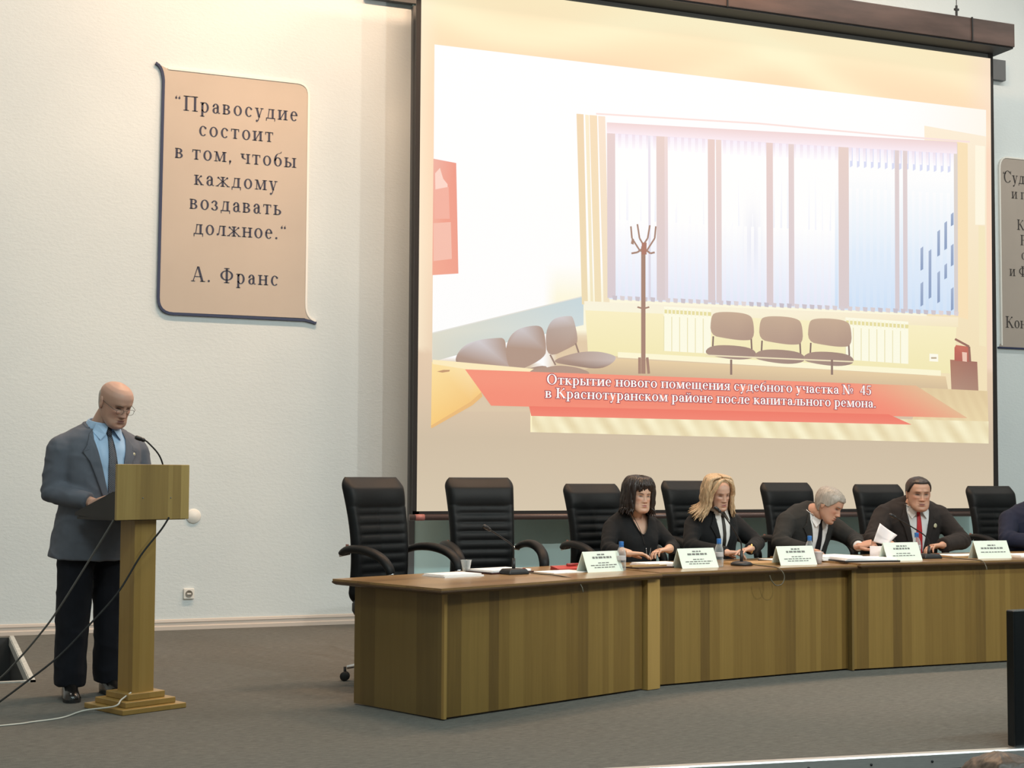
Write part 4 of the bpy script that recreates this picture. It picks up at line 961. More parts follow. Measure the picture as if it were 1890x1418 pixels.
def make_bottle(label, x, y, z):
    t = thing('water_bottle', label, 'bottle', (x, y, z), random.uniform(0, 6), 'plastic water bottles')
    prof = [(0.001, 0.004), (0.024, 0.0), (0.029, 0.006), (0.029, 0.05), (0.0275, 0.056), (0.0295, 0.062), (0.0295, 0.075), (0.0275, 0.081), (0.0295, 0.088), (0.0295, 0.10), (0.027, 0.118), (0.020, 0.138), (0.0135, 0.150), (0.0125, 0.166), (0.001, 0.167)]
    mb = MB(); mb.lathe(prof, 24); mb.build('bottle_body', M_GLASS, t, smooth=True)
    mb = MB(); mb.lathe([(0.001, 0.158), (0.0152, 0.158), (0.0155, 0.178), (0.0145, 0.183), (0.001, 0.184)], 20); mb.lathe([(0.0155, 0.150), (0.016, 0.152), (0.0155, 0.156), (0.001, 0.156)], 20); mb.build('cap', M_BLUECAP, t, smooth=False)
    mb = MB(); mb.lathe([(0.0298, 0.066), (0.0302, 0.068), (0.0302, 0.092), (0.0298, 0.094)], 24); mb.build('label_band', M_CUP, t, smooth=True)
make_bottle('blue-capped water bottle on the left table, in front of the dark-haired woman', 4.03, 8.26, Z1)
make_bottle('blue-capped water bottle in front of the blonde woman, right of her name plate', 4.80, 8.38, Z2)
make_bottle('blue-capped water bottle behind the grey-haired man\'s name plate', 5.655, 8.62, Z2)
make_bottle('blue-capped water bottle in front of the man with the red tie, beside his microphone', 6.585, 8.66, Z3)
def cup(label, x, y, z, m=M_CUP, h=0.082):
    t = thing('plastic_cup', label, 'cup', (x, y, z))
    mb = MB(); mb.lathe([(0.001, 0.0), (0.022, 0.0), (0.027, h*0.5), (0.033, h-0.003), (0.036, h), (0.033, h), (0.030, h-0.004), (0.020, 0.006), (0.001, 0.006)], 24); mb.build('cup', m, t, smooth=True)
cup('translucent plastic cup at the right end of the grey-haired man\'s name plate', 5.605, 8.44, Z2)
cup('clear cup on the left table, between the first two chairs', 3.05, 8.42, Z1, M_GLASS, 0.075)

def slab_thing(name, label, cat, x, y, z, rz, w, d, h, m, extra=None, bev=0.0, group=None):
    t = thing(name, label, cat, (x, y, z), rz, group)
    mb = MB(); mb.box((0, 0, h/2), (w, d, h)); mb.build('cover' if cat == 'folder' else 'sheet_stack' if cat == 'papers' else 'body', m, t, bevel=bev)
    if extra: extra(t, w, d, h)
    return t
def sheets(t, w, d, h, n=3, m=None):
    for k in range(n):
        mb = MB(); mb.box((0.004*k-0.004, 0.003*k, h+0.0025+0.004*k), (w*0.93, d*0.93, 0.0035), rz=0.03*(k-1)); mb.build('sheet', m or M_PAPER, t)
# left table
slab_thing('paper_stack', 'white papers on the left table in front of the leftmost chair', 'papers', 2.86, 8.12, Z1, R(20), 0.30, 0.21, 0.008, M_PAPER, lambda t, w, d, h: sheets(t, w, d, h, 2))
slab_thing('document_folder', 'open dark folder with white sheets left of the first microphone', 'folder', 3.24, 8.34, Z1, R(20), 0.34, 0.25, 0.010, mat('dark_red_folder', (0.05, 0.018, 0.016), 0.4), lambda t, w, d, h: sheets(t, w, d, h, 3))
slab_thing('paper_stack', 'white sheet on the left table right of the first microphone', 'papers', 3.62, 8.26, Z1, R(17), 0.30, 0.21, 0.004, M_PAPER)
def red_extra(t, w, d, h):
    mb = MB(); mb.loft([[(sx*w*0.5, yy, zz) for yy, zz in ((-d*0.4, h), (d*0.3, h+0.012), (d*0.5, h+0.014), (d*0.45, h))] for sx in (-1, 1)]); mb.build('flap', M_RED, t, fix=True)
    mb = MB(); mb.tube([(w*0.1, d*0.2, h+0.020), (w*0.62, d*0.3, h+0.020)], 0.008, 10); mb.build('pen', mat('red_pen', (0.30, 0.03, 0.03), 0.3), t, smooth=True)
slab_thing('red_booklet', 'red booklet with a pen behind the leftmost name plate', 'booklet', 3.745, 8.47, Z1, R(10), 0.18, 0.10, 0.009, M_RED, red_extra)
# mic 1
c, s = math.cos(R(15)), math.sin(R(15))
gooseneck('gooseneck microphone with a black block base on the left table, before the second chair', (3.265, 8.165, Z1), R(15), 'block',
          [(0.012, 0.02, 0), (0.010, 0.02, 0.150), (-0.008, 0.02, 0.180), (-0.09, 0.02, 0.228), (-0.165, 0.02, 0.268)], 0.095,
          wpath((3.265, 8.165, Z1), 15, [(3.335, 8.175, .722), (3.375, 8.12, .716), (3.405, 8.03, .715), (3.425, 7.955, .716), (3.452, 7.83, .712), (3.470, 7.70, .70), (3.482, 7.655, .665), (3.486, 7.645, .635)]))
# middle table
def wood_frame(t, w, d, h):
    for k in range(2):
        mb = MB(); mb.box((0, d*(0.18-0.32*k), h+0.004+0.0), (w*0.98, 0.022, 0.008)); mb.build('tan_strip', M_TAN, t)
slab_thing('document_folder', 'dark folder with tan strips in front of the dark-haired woman', 'folder', 4.285, 8.43, Z1+0.004, R(14), 0.30, 0.22, 0.009, mat('brown_black_folder', (0.035, 0.018, 0.012), 0.4), wood_frame)
slab_thing('paper_stack', 'white papers at the dark-haired woman\'s hands', 'papers', 4.46, 8.60, Z2, R(6), 0.29, 0.22, 0.012, M_PAPERPINK, lambda t, w, d, h: sheets(t, w, d, h, 2, M_PAPER))
slab_thing('document_folder', 'tan folder under the blonde woman\'s microphone', 'folder', 5.23, 8.56, Z2, R(6), 0.50, 0.24, 0.010, M_TAN, lambda t, w, d, h: sheets(t, w, d, h, 1, M_TAN))
slab_thing('notebook', 'dark closed notebook with white page edges right of the blonde woman\'s hands', 'notebook', 5.46, 8.72, Z2, R(8), 0.22, 0.16, 0.016, M_BLACK, lambda t, w, d, h: sheets(t, w, d, h, 1))
gooseneck('gooseneck microphone with a round black base in front of the blonde woman', (5.005, 8.44, Z2), R(6), 'round',
          [(0.0, 0.0, 0), (-0.004, 0.0, 0.15), (-0.035, 0.005, 0.205), (-0.085, 0.012, 0.278), (-0.13, 0.02, 0.335), (-0.152, 0.025, 0.355)], 0.10,
          wpath((5.005, 8.44, Z2), 6, [(5.065, 8.445, .728), (5.085, 8.40, .720), (5.085, 8.25, .719), (5.092, 8.14, .716), (5.105, 8.095, .69), (5.112, 8.085, .655), (5.09, 8.08, .615), (5.045, 8.08, .608), (5.015, 8.085, .64), (5.005, 8.09, .672)]))
# right table
slab_thing('document_folder', 'dark folder piled with white papers at the table joint, left of the folded card', 'folder', 5.985, 8.46, Z3, R(-6), 0.42, 0.26, 0.010, M_BLACK, lambda t, w, d, h: sheets(t, w, d, h, 4))
slab_thing('paper_stack', 'loose white papers spread before the grey-haired man', 'papers', 5.915, 8.76, Z3, R(12), 0.42, 0.28, 0.012, M_PAPER, lambda t, w, d, h: sheets(t, w, d, h, 3))
slab_thing('document_folder', 'tan folder right of the red-tie man\'s microphone', 'folder', 7.02, 8.70, Z3, R(0), 0.36, 0.24, 0.012, M_TAN, lambda t, w, d, h: sheets(t, w, d, h, 1))
slab_thing('paper_stack', 'white papers at the right edge in front of the person in navy', 'papers', 7.60, 8.66, Z3, R(2), 0.40, 0.26, 0.010, M_PAPER, lambda t, w, d, h: sheets(t, w, d, h, 1))
gooseneck('gooseneck microphone leaning towards the man with the red tie', (6.645, 8.60, Z3), R(0), 'block',
          [(0.0, 0.0, 0), (-0.004, 0.0, 0.13), (-0.04, 0.005, 0.170), (-0.13, 0.012, 0.222), (-0.225, 0.02, 0.272), (-0.268, 0.022, 0.293)], 0.09,
          wpath((6.645, 8.60, Z3), 0, [(6.715, 8.60, .737), (6.76, 8.56, .731), (6.80, 8.44, .730), (6.815, 8.30, .729), (6.82, 8.235, .722), (6.823, 8.208, .69), (6.824, 8.20, .665)]))

# ------------------------------------------------------------------ black monitor on the stage edge, right
t = thing('floor_monitor', 'black flat monitor standing at the stage edge, cut by the right edge of the picture', 'monitor', (5.42, 5.72, 0), R(4))
tilt = Matrix.Rotation(R(-9), 4, 'X')
mb = MB(); mb.box((0, 0, 0.335), (1.12, 0.055, 0.655)); mb.build('housing', mat('monitor_black', (0.006, 0.008, 0.010), 0.22), t, bevel=0.008)
mb = MB(); mb.box((0, 0.03, 0.34), (1.06, 0.01, 0.60)); mb.build('display', mat('dark_display', (0.004, 0.004, 0.005), 0.08), t)
for sx in (-0.35, 0.35):
    mb = MB(); mb.box((sx, 0.09, 0.006), (0.05, 0.24, 0.012)); mb.build('foot', M_BLACKMETAL, t)

# ------------------------------------------------------------------ people
def interp(tab, z):
    """smooth table lookup: rows (z, a, b, ...)"""
    n = len(tab)
    if z <= tab[0][0]: return tab[0][1:]
    if z >= tab[-1][0]: return tab[-1][1:]
    for i in range(n-1):
        if tab[i][0] <= z <= tab[i+1][0]:
            t = (z-tab[i][0])/(tab[i+1][0]-tab[i][0]); p0, p1, p2, p3 = tab[max(i-1, 0)], tab[i], tab[i+1], tab[min(i+2, n-1)]
            return [0.5*((2*b)+(c-a)*t+(2*a-5*b+4*c-d)*t*t+(-a+3*b-3*c+d)*t**3) for a, b, c, d in zip(p0[1:], p1[1:], p2[1:], p3[1:])]
HEAD = [(-.120, .020, .074, -.050), (-.112, .036, .086, -.030), (-.098, .049, .092, -.008), (-.080, .0575, .0925, .020), (-.055, .064, .091, .050), (-.028, .0695, .0905, .076), (0, .073, .091, .092), (.03, .0752, .0945, .100), (.06, .0735, .092, .098), (.083, .064, .079, .085), (.100, .048, .058, .064), (.111, .026, .030, .035), (.1155, .008, .009, .012)]
def G(x, z, cx, cz, sx, sz): return math.exp(-((x-cx)/sx)**2-((z-cz)/sz)**2)
def face_d(x, z, P):
    """how far the face stands out (negative = outward) at x, z"""
    ax = abs(x); d = 0
    d += -0.005*P.get('brow', 1)*G(ax, z, .024, .030, .024, .011)
    d += 0.0105*G(ax, z, .032, .006, .0165, .013)
    d += -0.0035*G(ax, z, .032, -.014, .017, .008)*P.get('bags', 1)
    if -.052 < z < .028:
        hgt = .0245*P.get('nose', 1)*max(0, min(1, (.024-z)/.054))**1.15*(1 if z > -.032 else max(0, 1-((-.032-z)/.014))**0.8)
        w = .0078+.006*max(0, min(1, (.01-z)/.045)); d -= hgt*math.exp(-(ax/w)**2)
    d += -0.009*G(ax, z, .0135, -.0345, .0068, .0075)
    d += -0.006*G(x, z, 0, -.062, .026, .017)
    d += -0.0035*G(x, z, 0, -.0555, .019, .0040)+0.0045*G(x, z, 0, -.0615, .022, .0024)-0.0045*G(x, z, 0, -.068, .016, .0046)
    d += 0.0045*G(x, z, 0, -.081, .020, .006)-0.007*G(x, z, 0, -.100, .018, .012)
    d += -0.005*G(ax, z, .046, -.014, .016, .018)*P.get('cheek', 1)
    d += 0.0025*G(ax, z, .030, -.050, .007, .016)*P.get('fold', 1)
    d += 0.003*G(ax, z, .055, -.055, .014, .02)-0.005*P.get('jowl', 0)*G(ax, z, .046, -.082, .02, .02)
    return d
def head_point(a, z, P, grow=0.0):
    w, f, b = interp(HEAD, z); w *= P.get('wide', 1)*(1+P.get('fat', 0)*0.12*max(0, min(1, (-.005-z)/.06))); 
    cy = (b-f)/2; ry = (b+f)/2
    s, c = math.sin(a), math.cos(a); e = 2/2.35
    x = w*math.copysign(abs(s)**e, s); y = cy-ry*math.copysign(abs(c)**e, c)
    if c > 0:
        wt = min(1, c*1.6); y += face_d(x, z, P)*wt
    return V((x, y, z))
def head_mesh(P, nseg=72, nz=92):
    mb = MB(); rings = []
    for k in range(nz):
        t = k/(nz-1); z = -.120+.2355*(t-0.035*math.sin(2*math.pi*t))
        ring = []
        for i in range(nseg):
            u = i/nseg; a = 2*math.pi*u; a = a-0.45*math.sin(a)   # denser at the front
            ring.append(head_point(a, z, P))
        rings.append(ring)
    mb.loft(rings)
    for sx in (-1, 1):
        w = .0735*P.get('wide', 1); m = Matrix.Rotation(R(-12), 3, 'X') @ Matrix.Rotation(R(sx*22), 3, 'Z')
        e = MB(); e.ellipsoid((0, 0, 0), (.0085, .0195, .033), 16, 12)
        e.v = [(p[0]-sx*(-0.004)*math.exp(-((p[1]+.003)/.009)**2-((p[2]-.004)/.014)**2)*(1 if p[0]*sx > 0 else 0)*-1.6, p[1], p[2]) if True else p for p in e.v]
        e.xform(Matrix.Translation((sx*(w+.002), .012, -.004)) @ m.to_4x4()); P.setdefault('_ears', []).append(e)
    return mb

def drape(bvh, poly, depth, off, thick, inv=None, cuts=3, mi=0, ofn=None):
    """patch of cloth/skin detail: outline POLY in the x,z plane laid onto the surface seen from the front (-y), OFF above it"""
    b = bmesh.new(); vs = [b.verts.new((p[0], 0, p[1])) for p in poly]; b.faces.new(vs)
    bmesh.ops.triangulate(b, faces=b.faces[:])
    for _ in range(cuts): bmesh.ops.subdivide_edges(b, edges=b.edges[:], cuts=1, use_grid_fill=True); bmesh.ops.triangulate(b, faces=b.faces[:])
    last = None
    for v in b.verts:
        hit = bvh.ray_cast(V((v.co.x, depth, v.co.z)), V((0, 1, 0)))
        if hit[0] is not None: v.co.y = hit[0].y-off-(ofn(v.co.x, v.co.z) if ofn else 0)
        else:
            q = bvh.find_nearest(V((v.co.x, 0, v.co.z))); v.co = q[0]-V((0, off, 0))
    bmesh.ops.recalc_face_normals(b, faces=b.faces)
    tot = sum(f.normal.y*f.calc_area() for f in b.faces)
    if tot > 0: bmesh.ops.reverse_faces(b, faces=b.faces)
    if thick:
        r = bmesh.ops.extrude_face_region(b, geom=b.faces[:]); nv = [g for g in r['geom'] if isinstance(g, bmesh.types.BMVert)]
        for v in nv: v.co.y -= thick
    mb = MB(); b.verts.index_update(); mb.add([v.co.copy() for v in b.verts], [tuple(w.index for w in f.verts) for f in b.faces], mi); b.free(); return mb
def bvh_of(mb): return BVHTree.FromPolygons([V(p) for p in mb.v], mb.f)

def hand_mesh(curl=(0.35, 0.5, 0.4), spread=0.10, thumb=0.6, side=1, s=1.0, voxel=0.0026):
    """right hand, palm down: wrist at origin, fingers along +y, thumb on -x (side=1); side=-1 mirrors"""
    mb = MB()
    # palm
    rings = []
    for y, hw, hz, cx in ((-0.03, .024, .019, 0), (0.0, .027, .019, 0), (.03, .037, .0165, -.002), (.06, .041, .0145, -.001), (.086, .0395, .0125, 0), (.096, .036, .010, 0)):
        rings.append([(cx+hw*math.copysign(abs(math.cos(2*math.pi*k/16))**.7, math.cos(2*math.pi*k/16)), y, hz*math.copysign(abs(math.sin(2*math.pi*k/16))**.8, math.sin(2*math.pi*k/16))) for k in range(16)])
    mb.loft(rings)
    for i, (x, L, r) in enumerate(((-.0295, .074, .0088), (-.0098, .083, .0092), (.0098, .077, .0088), (.0285, .060, .0078))):
        p = V((x, .084-(0.006 if i == 3 else 0)-(0.003 if i == 0 else 0), 0.0)); ang = -curl[0]*(1+0.08*i); yaw = (i-1.5)*spread
        pts = [p.copy()]; rad = [r*1.08]
        for seg, (fr, cu) in enumerate(((.45, curl[1]), (.30, curl[2]), (.25, 0))):
            d = V((math.sin(yaw)*math.cos(ang), math.cos(yaw)*math.cos(ang), math.sin(ang)))
            pts.append(pts[-1]+d*L*fr); rad.append(r*(0.98, .90, .74)[seg]); ang -= cu*(1+0.06*i)
        mb.tube(pts, rad, 10); mb.ellipsoid(pts[-1], (rad[-1],)*3, 10, 6)
        for q, rr in zip(pts[1:-1], rad[1:-1]): mb.ellipsoid(q, (rr*1.04,)*3, 10, 6)
    t0 = V((-.026, .016, -.004)); d1 = V((-math.sin(thumb+.25), math.cos(thumb+.25), -.25)).normalized(); d2 = V((-math.sin(thumb-.1), math.cos(thumb-.1), -.2)).normalized()
    pts = [t0, t0+d1*.040, t0+d1*.040+d2*.030, t0+d1*.040+d2*.053]
    mb.tube(pts, [.0155, .0115, .0100, .0078], 10); mb.ellipsoid(pts[-1], (.0078,)*3, 10, 6); mb.ellipsoid(pts[1], (.0116,)*3, 10, 6)
    o = remesh(mb, voxel, 2)
    m = Matrix.Diagonal((side*s, s, s, 1)); o.xform(m)
    if side < 0: o.f = [f[::-1] for f in o.f]
    return o
def frame(pos, fwd, up):
    """matrix: +y along fwd, +z near up"""
    y = V(fwd).normalized(); z = V(up); z = (z-y*z.dot(y)).normalized(); x = y.cross(z)
    return Matrix(((x.x, y.x, z.x, pos[0]), (x.y, y.y, z.y, pos[1]), (x.z, y.z, z.z, pos[2]), (0, 0, 0, 1)))

TORSO = [(-.10, .165, .118, .0), (0, .172, .122, .0), (.10, .162, .118, -.004), (.22, .168, .120, -.006), (.33, .180, .122, -.002), (.41, .182, .112, .006), (.465, .160, .092, .012), (.505, .110, .072, .018), (.535, .070, .060, .020), (.565, .056, .056, .014)]
def torso_rings(mb, tab, g=0.0, bulk=1.0, belly=0.0, bust=0.0, n=40):
    rings = []
    for k in range(34):
        z = tab[0][0]+(tab[-1][0]-tab[0][0])*k/33; w, d, yo = interp(tab, z); w = w*bulk+g; d = d*bulk+g
        ring = []
        for i in range(n):
            a = 2*math.pi*i/n; c, s_ = math.cos(a), math.sin(a); x = w*math.copysign(abs(c)**.86, c); y = yo+d*math.copysign(abs(s_)**.9, s_)
            if s_ < 0:
                y -= belly*math.exp(-((z-.10)/.16)**2)*(-s_)
                if bust: y -= bust*(math.exp(-((abs(x)-.085)/.06)**2-((z-.315)/.065)**2))*min(1, -s_*1.5)
            ring.append((x, y, z))
        rings.append(ring)
    mb.loft(rings)

def wrinkle(mb, amp, freq=9.0, seed=0.0, stretch=(1, 1, 1.6)):
    b = bmesh.new(); me = mb.mesh('w'); b.from_mesh(me); b.normal_update()
    out = []
    for v in b.verts:
        q = V((v.co.x*stretch[0], v.co.y*stretch[1], v.co.z*stretch[2]))*freq+V((seed, seed*2, 0))
        h = noise.noise(q)*0.7+noise.noise(q*2.3)*0.35
        r = 1-abs(noise.noise(q*0.8+V((5, 1, 2))))*2
        out.append(v.co+v.normal*amp*(h+0.7*max(0, r)**3-0.2))
    mb.v = [tuple(p) for p in out]; b.free(); bpy.data.meshes.remove(me); return mb

class Person:
    """local frame: faces -y, z up, root on the floor under the hips"""
    def __init__(s, label, loc, rz, hip_z, scale=1.0, lean=0.0, roll=0.0, twist=0.0, skin=(0.46, 0.27, 0.19), bulk=1.0, belly=0.0, bust=0.0, head=None, cat='person'):
        s.t = thing('person', label, cat, loc, rz); s.sc = scale; s.bulk = bulk; s.belly = belly; s.bust = bust
        s.hip = V((0, 0, hip_z)); s.skin = skin; s.H = head or {}
        s.T = Matrix.Translation(s.hip) @ Matrix.Rotation(twist, 4, 'Z') @ Matrix.Rotation(roll, 4, 'Y') @ Matrix.Rotation(lean, 4, 'X') @ Matrix.Diagonal((scale, scale, scale, 1))
        s.Ti = s.T.inverted()
        s.body = MB(); s.hands = []
        torso_rings(s.body, [r for r in TORSO if r[0] <= .51], -0.014, bulk*0.96, belly*0.9, bust*0.9)
        s.sh_w = 0.178*bulk+0.004
        s.seed = random.uniform(0, 50)
    def loc(s, p): return s.Ti @ V(p)              # person space -> torso space
    def set_head(s, pos, yaw=0, pitch=0, roll=0, size=1.0):
        """head centre in person space; yaw>0 turns towards viewer's right, pitch>0 looks down"""
        s.hm = s.Ti @ Matrix.Translation(pos) @ Matrix.Rotation(yaw, 4, 'Z') @ Matrix.Rotation(roll, 4, 'Y') @ Matrix.Rotation(pitch, 4, 'X') @ Matrix.Diagonal((size, size, size, 1))
        s.head = head_mesh(s.H); s.hbvh = bvh_of(s.head)
        hb = s.hm @ V((0, .025, -.075)); nb = V((0, .02, .50))
        s.neck_top = hb; mid = (hb+nb)/2
        k = size*1.0/s.sc*s.H.get('neck', 1)
        nb0 = V((0, .015, .455)); s.body.tube([nb0, nb0*.35+mid*.65, hb, s.hm @ V((0, .018, -.02))], [.066*k, .0575*k, .0535*(1+(k-1)*.6), .046], 18, up=(0, 1, 0))
    def arm(s, side, elbow, wrist, hand_fwd, hand_up, curl=(.35, .5, .4), spread=.1, thumb=.6, hs=1.0, bare=0.0):
        """side -1 = the person's right (viewer's left). Points in person space"""
        sh = V((side*s.sh_w, .012, .412)); el = s.loc(elbow); wr = s.loc(wrist); k = 1.0
        a = s.__dict__.setdefault('arms', {}); a[side] = (sh, el, wr)
        sb = sh+V((-side*.012, 0, -.024)); s.body.ellipsoid(sb, (.045, .045, .045)); s.body.tube([sb, (sb+el)/2, el], [.044, .041, .036], 14); s.body.ellipsoid(el, (.037,)*3)
        s.body.tube([el, el+(wr-el)*.35, wr], [.037, .039, .027], 14); s.body.ellipsoid(wr, (.0265,)*3)
        h = hand_mesh(curl, spread, thumb, side=-side, s=hs/s.sc)
        h.xform(s.Ti @ frame(wrist, hand_fwd, hand_up) @ Matrix.Diagonal((s.sc, s.sc, s.sc, 1))); s.hands.append(h)
    def leg(s, side, hip, knee, ankle, r=(.088, .062, .045)):
        h, k, a = s.loc(hip), s.loc(knee), s.loc(ankle); s.__dict__.setdefault('legs', {})[side] = (h, k, a)
        s.body.tube([h, (h+k)/2, k], [r[0]*.9, r[0]*.8, r[1]*.85], 14); s.body.ellipsoid(k, (r[1]*.85,)*3); s.body.tube([k, k+(a-k)*.3, a], [r[1]*.85, r[1]*.88, r[2]*.8], 14); s.body.ellipsoid(a, (r[2]*.7,)*3)
    def out(s, name, mb, m, smooth=True, parent=None, fix=False):
        c = MB(); c.v = [tuple(s.T @ V(p)) for p in mb.v]; c.f = mb.f; c.m = mb.m
        return c.build(name, m, parent or s.t, smooth=smooth, fix=fix)
    def finish_body(s, tint=None):
        skin = s.skin
        b = remesh(s.body, 0.009, 3)
        hd = MB(); hd.v = [tuple(s.hm @ V(p)) for p in s.head.v]; hd.f = s.head.f; hd.m = s.head.m
        b = unite(b, hd)
        for e in s.H['_ears']:
            e.xform(s.hm); b = unite(b, e)
        for h in s.hands: b = unite(b, h)
        o = s.out('body', b, mat_skin(skin), fix=True)
        # skin colouring: lips, warm cheeks and nose, painted eye-socket shade, hands redder, stubble
        hi = (s.T @ s.hm).inverted(); me = o.data; ca = me.color_attributes.new('Col', 'FLOAT_COLOR', 'POINT'); cols = []
        for v in me.vertices:
            q = hi @ v.co; c = list(skin)
            if abs(q.x) < .1 and -.13 < q.z < .13 and q.y < .12:
                if q.y < 0:
                    red = .45*G(abs(q.x), q.z, .045, -.02, .022, .022)+.4*G(q.x, q.z, 0, -.03, .016, .014)+.2*G(q.x, q.z, 0, -.1, .03, .02)
                    c = [c[0]*(1+.06*red), c[1]*(1-.20*red), c[2]*(1-.20*red)]
                    dk = .42*G(abs(q.x), q.z, .032, .006, .019, .011)*s.H.get('eye_shade', 1)  # shade of the eye sockets, put into the skin colour
                    c = [x*(1-dk) for x in c]
                if s.H.get('stubble'):
                    st = s.H['stubble']*max(0, min(1, (-.045-q.z)/.02))*(1 if q.y < .03 else 0); c = [x*(1-.22*st) for x in c]
                gr = s.H.get('scalp')
                if gr and q.z > gr[1]: t_ = min(1, (q.z-gr[1])/.03); c = [c[k]*(1-t_)+gr[0][k]*t_ for k in range(3)]
            cols += [*c, 1.0]
        ca.data.foreach_set('color', cols)
        return o
    # --- face details, as children
    def face(s, brow=(0.12, 0.08, 0.06), eye=(0.05, 0.04, 0.035), lips=(0.42, 0.21, 0.17), shut=0.0, mouth_open=0.0, browth=.0035, lipfull=1.0, glasses=None):
        hb = s.hbvh; hm = s.hm
        def put(name, mbs, m):
            mb = MB()
            for q, i in mbs: n = len(mb.v); mb.v += [tuple(hm @ V(p)) for p in q.v]; mb.f += [tuple(x+n for x in f) for f in q.f]; mb.m += [i]*len(q.f)
            return s.out(name, mb, m)
        m_eyew = mat_c((0.24, 0.185, 0.16), .4); m_iris = mat_c(eye, .2); m_lash = mat_c((0.03, 0.02, 0.018), .6)
        for sx in (-1, 1):
            cx = sx*.032; op = .0058*(1-shut)
            alm = [(cx-.0145, .004), (cx-.008, .004+op), (cx, .004+op*1.25), (cx+.008, .004+op), (cx+.0145, .004), (cx+.008, .004-op*.8), (cx, .004-op), (cx-.008, .004-op*.8)]
            parts = []
            if shut < .85:
                parts.append((drape(hb, alm, -.3, .0012, 0, cuts=1), 0)); r = min(.0058, op*1.05)
                parts.append((drape(hb, [(cx+r*math.cos(k*math.pi/5), .0045+min(op, r)*math.sin(k*math.pi/5)) for k in range(10)], -.3, .0020, 0, cuts=0), 1))
            lid = [(cx-.016, .004), (cx-.009, .005+op), (cx, .0055+op*1.25), (cx+.009, .005+op), (cx+.016, .004), (cx+.009, .0025+op), (cx, .0030+op*1.1), (cx-.009, .0025+op)]
            parts.append((drape(hb, lid, -.3, .0026, 0, cuts=1), 2))
            put('eye', parts, [m_eyew, m_iris, m_lash])
            bz = .0235; bp = [(cx-sx*.019, bz-.001), (cx-sx*.008, bz+.004), (cx+sx*.006, bz+.0055), (cx+sx*.021, bz-.001), (cx+sx*.006, bz+.0055-browth*2), (cx-sx*.008, bz+.004-browth*2), (cx-sx*.019, bz-.001-browth)]
            put('eyebrow', [(drape(hb, bp, -.3, .0018, .0010, cuts=1), 0)], mat_c(brow, .8))
        f = lipfull; mo = mouth_open
        up = [(-.023, -.0615), (-.012, -.0575), (-.004, -.0545*1), (0, -.0555), (.004, -.0545), (.012, -.0575), (.023, -.0615), (.010, -.0612), (0, -.0610), (-.010, -.0612)]
        lo = [(-.021, -.0625-mo), (-.010, -.0622-mo), (0, -.0622-mo), (.010, -.0622-mo), (.021, -.0625-mo), (.012, -.0675-mo-.001*f), (0, -.0695-mo-.001*f), (-.012, -.0675-mo-.001*f)]
        dark = [(-.0225, -.0612), (0, -.0605), (.0225, -.0612), (.014, -.0632-mo), (0, -.0636-mo), (-.014, -.0632-mo)]
        put('lips', [(drape(hb, up, -.3, .0012, 0, cuts=1), 0), (drape(hb, lo, -.3, .0012, 0, cuts=1), 0), (drape(hb, dark, -.3, .0016, 0, cuts=1), 1)], [mat_c(lips, .45), mat_c((0.17, 0.065, 0.055), .6)])
        ns = MB()
        for sx in (-1, 1):
            q = drape(hb, [(sx*.0045, -.0435), (sx*.0105, -.0435), (sx*.010, -.0405), (sx*.0055, -.0405)], -.3, .0008, 0, cuts=1); ns.add(q.v, q.f)
        put('nostrils', [(ns, 0)], mat_c((0.09, 0.03, 0.025), .7))
        if glasses:
            mb = MB(); yf = -.106
            for sx in (-1, 1):
                pts = [(sx*.033+.0225*math.copysign(abs(math.cos(2*math.pi*k/24))**.75, math.cos(2*math.pi*k/24)), yf+.002*abs(math.cos(2*math.pi*k/24)), -.004+.0155*math.copysign(abs(math.sin(2*math.pi*k/24))**.8, math.sin(2*math.pi*k/24))) for k in range(25)]
                mb.tube(pts, .0011, 6)
                mb.tube([(sx*.0555, yf+.002, .004), (sx*.070, yf+.014, .006), (sx*.0795, -.03, .012), (sx*.080, .008, .018), (sx*.078, .022, .004)], .0013, 6)
            mb.tube([(-.0105, yf, .002), (0, yf-.003, .004), (.0105, yf, .002)], .0012, 6)
            put('glasses', [(mb, 0)], mat_c((0.10, 0.095, 0.09), .3, .7))
    def hair_cap(s, rgb, fn, amp=.010, nseg=96, nz=80, streak=0.18, name='hair'):
        """short hair: head surface pushed out where fn(angle, z) in 0..1 says hair grows, tucked under the skin elsewhere"""
        rings = []
        for k in range(nz):
            z = -.10+.2155*k/(nz-1); ring = []
            for i in range(nseg):
                a = 2*math.pi*i/nseg; p = head_point(a, z, s.H); n = V((p.x, p.y*.8, max(p.z, -.02)*.9)).normalized() if p.length > 0 else V((0, 0, 1))
                m = max(0, min(1, fn(a if a < math.pi else 2*math.pi-a, z)))
                q = noise.noise(V((p.x*60, p.y*60, p.z*22+s.seed)))*.5+noise.noise(V((p.x*150, p.y*150, p.z*40)))*.3
                ring.append(p+n*(-.006+(.006+amp*(1+.45*q))*m))
            rings.append(ring)
        mb = MB(); mb.loft(rings); mb.v = [tuple(s.hm @ V(p)) for p in mb.v]
        return s.out(name, mb, hair_mat(rgb, streak))
    def locks(s, rgb, curves, streak=0.25, name='hair', extra=None):
        mb = MB()
        for pts, rad in curves: mb.tube(smooth_path(pts, 5), rad if hasattr(rad, '__len__') else rad, 8)
        if extra: mb.add(extra.v, extra.f)
        mb.v = [tuple(s.hm @ V(p)) for p in mb.v]
        return s.out(name, mb, hair_mat(rgb, streak))
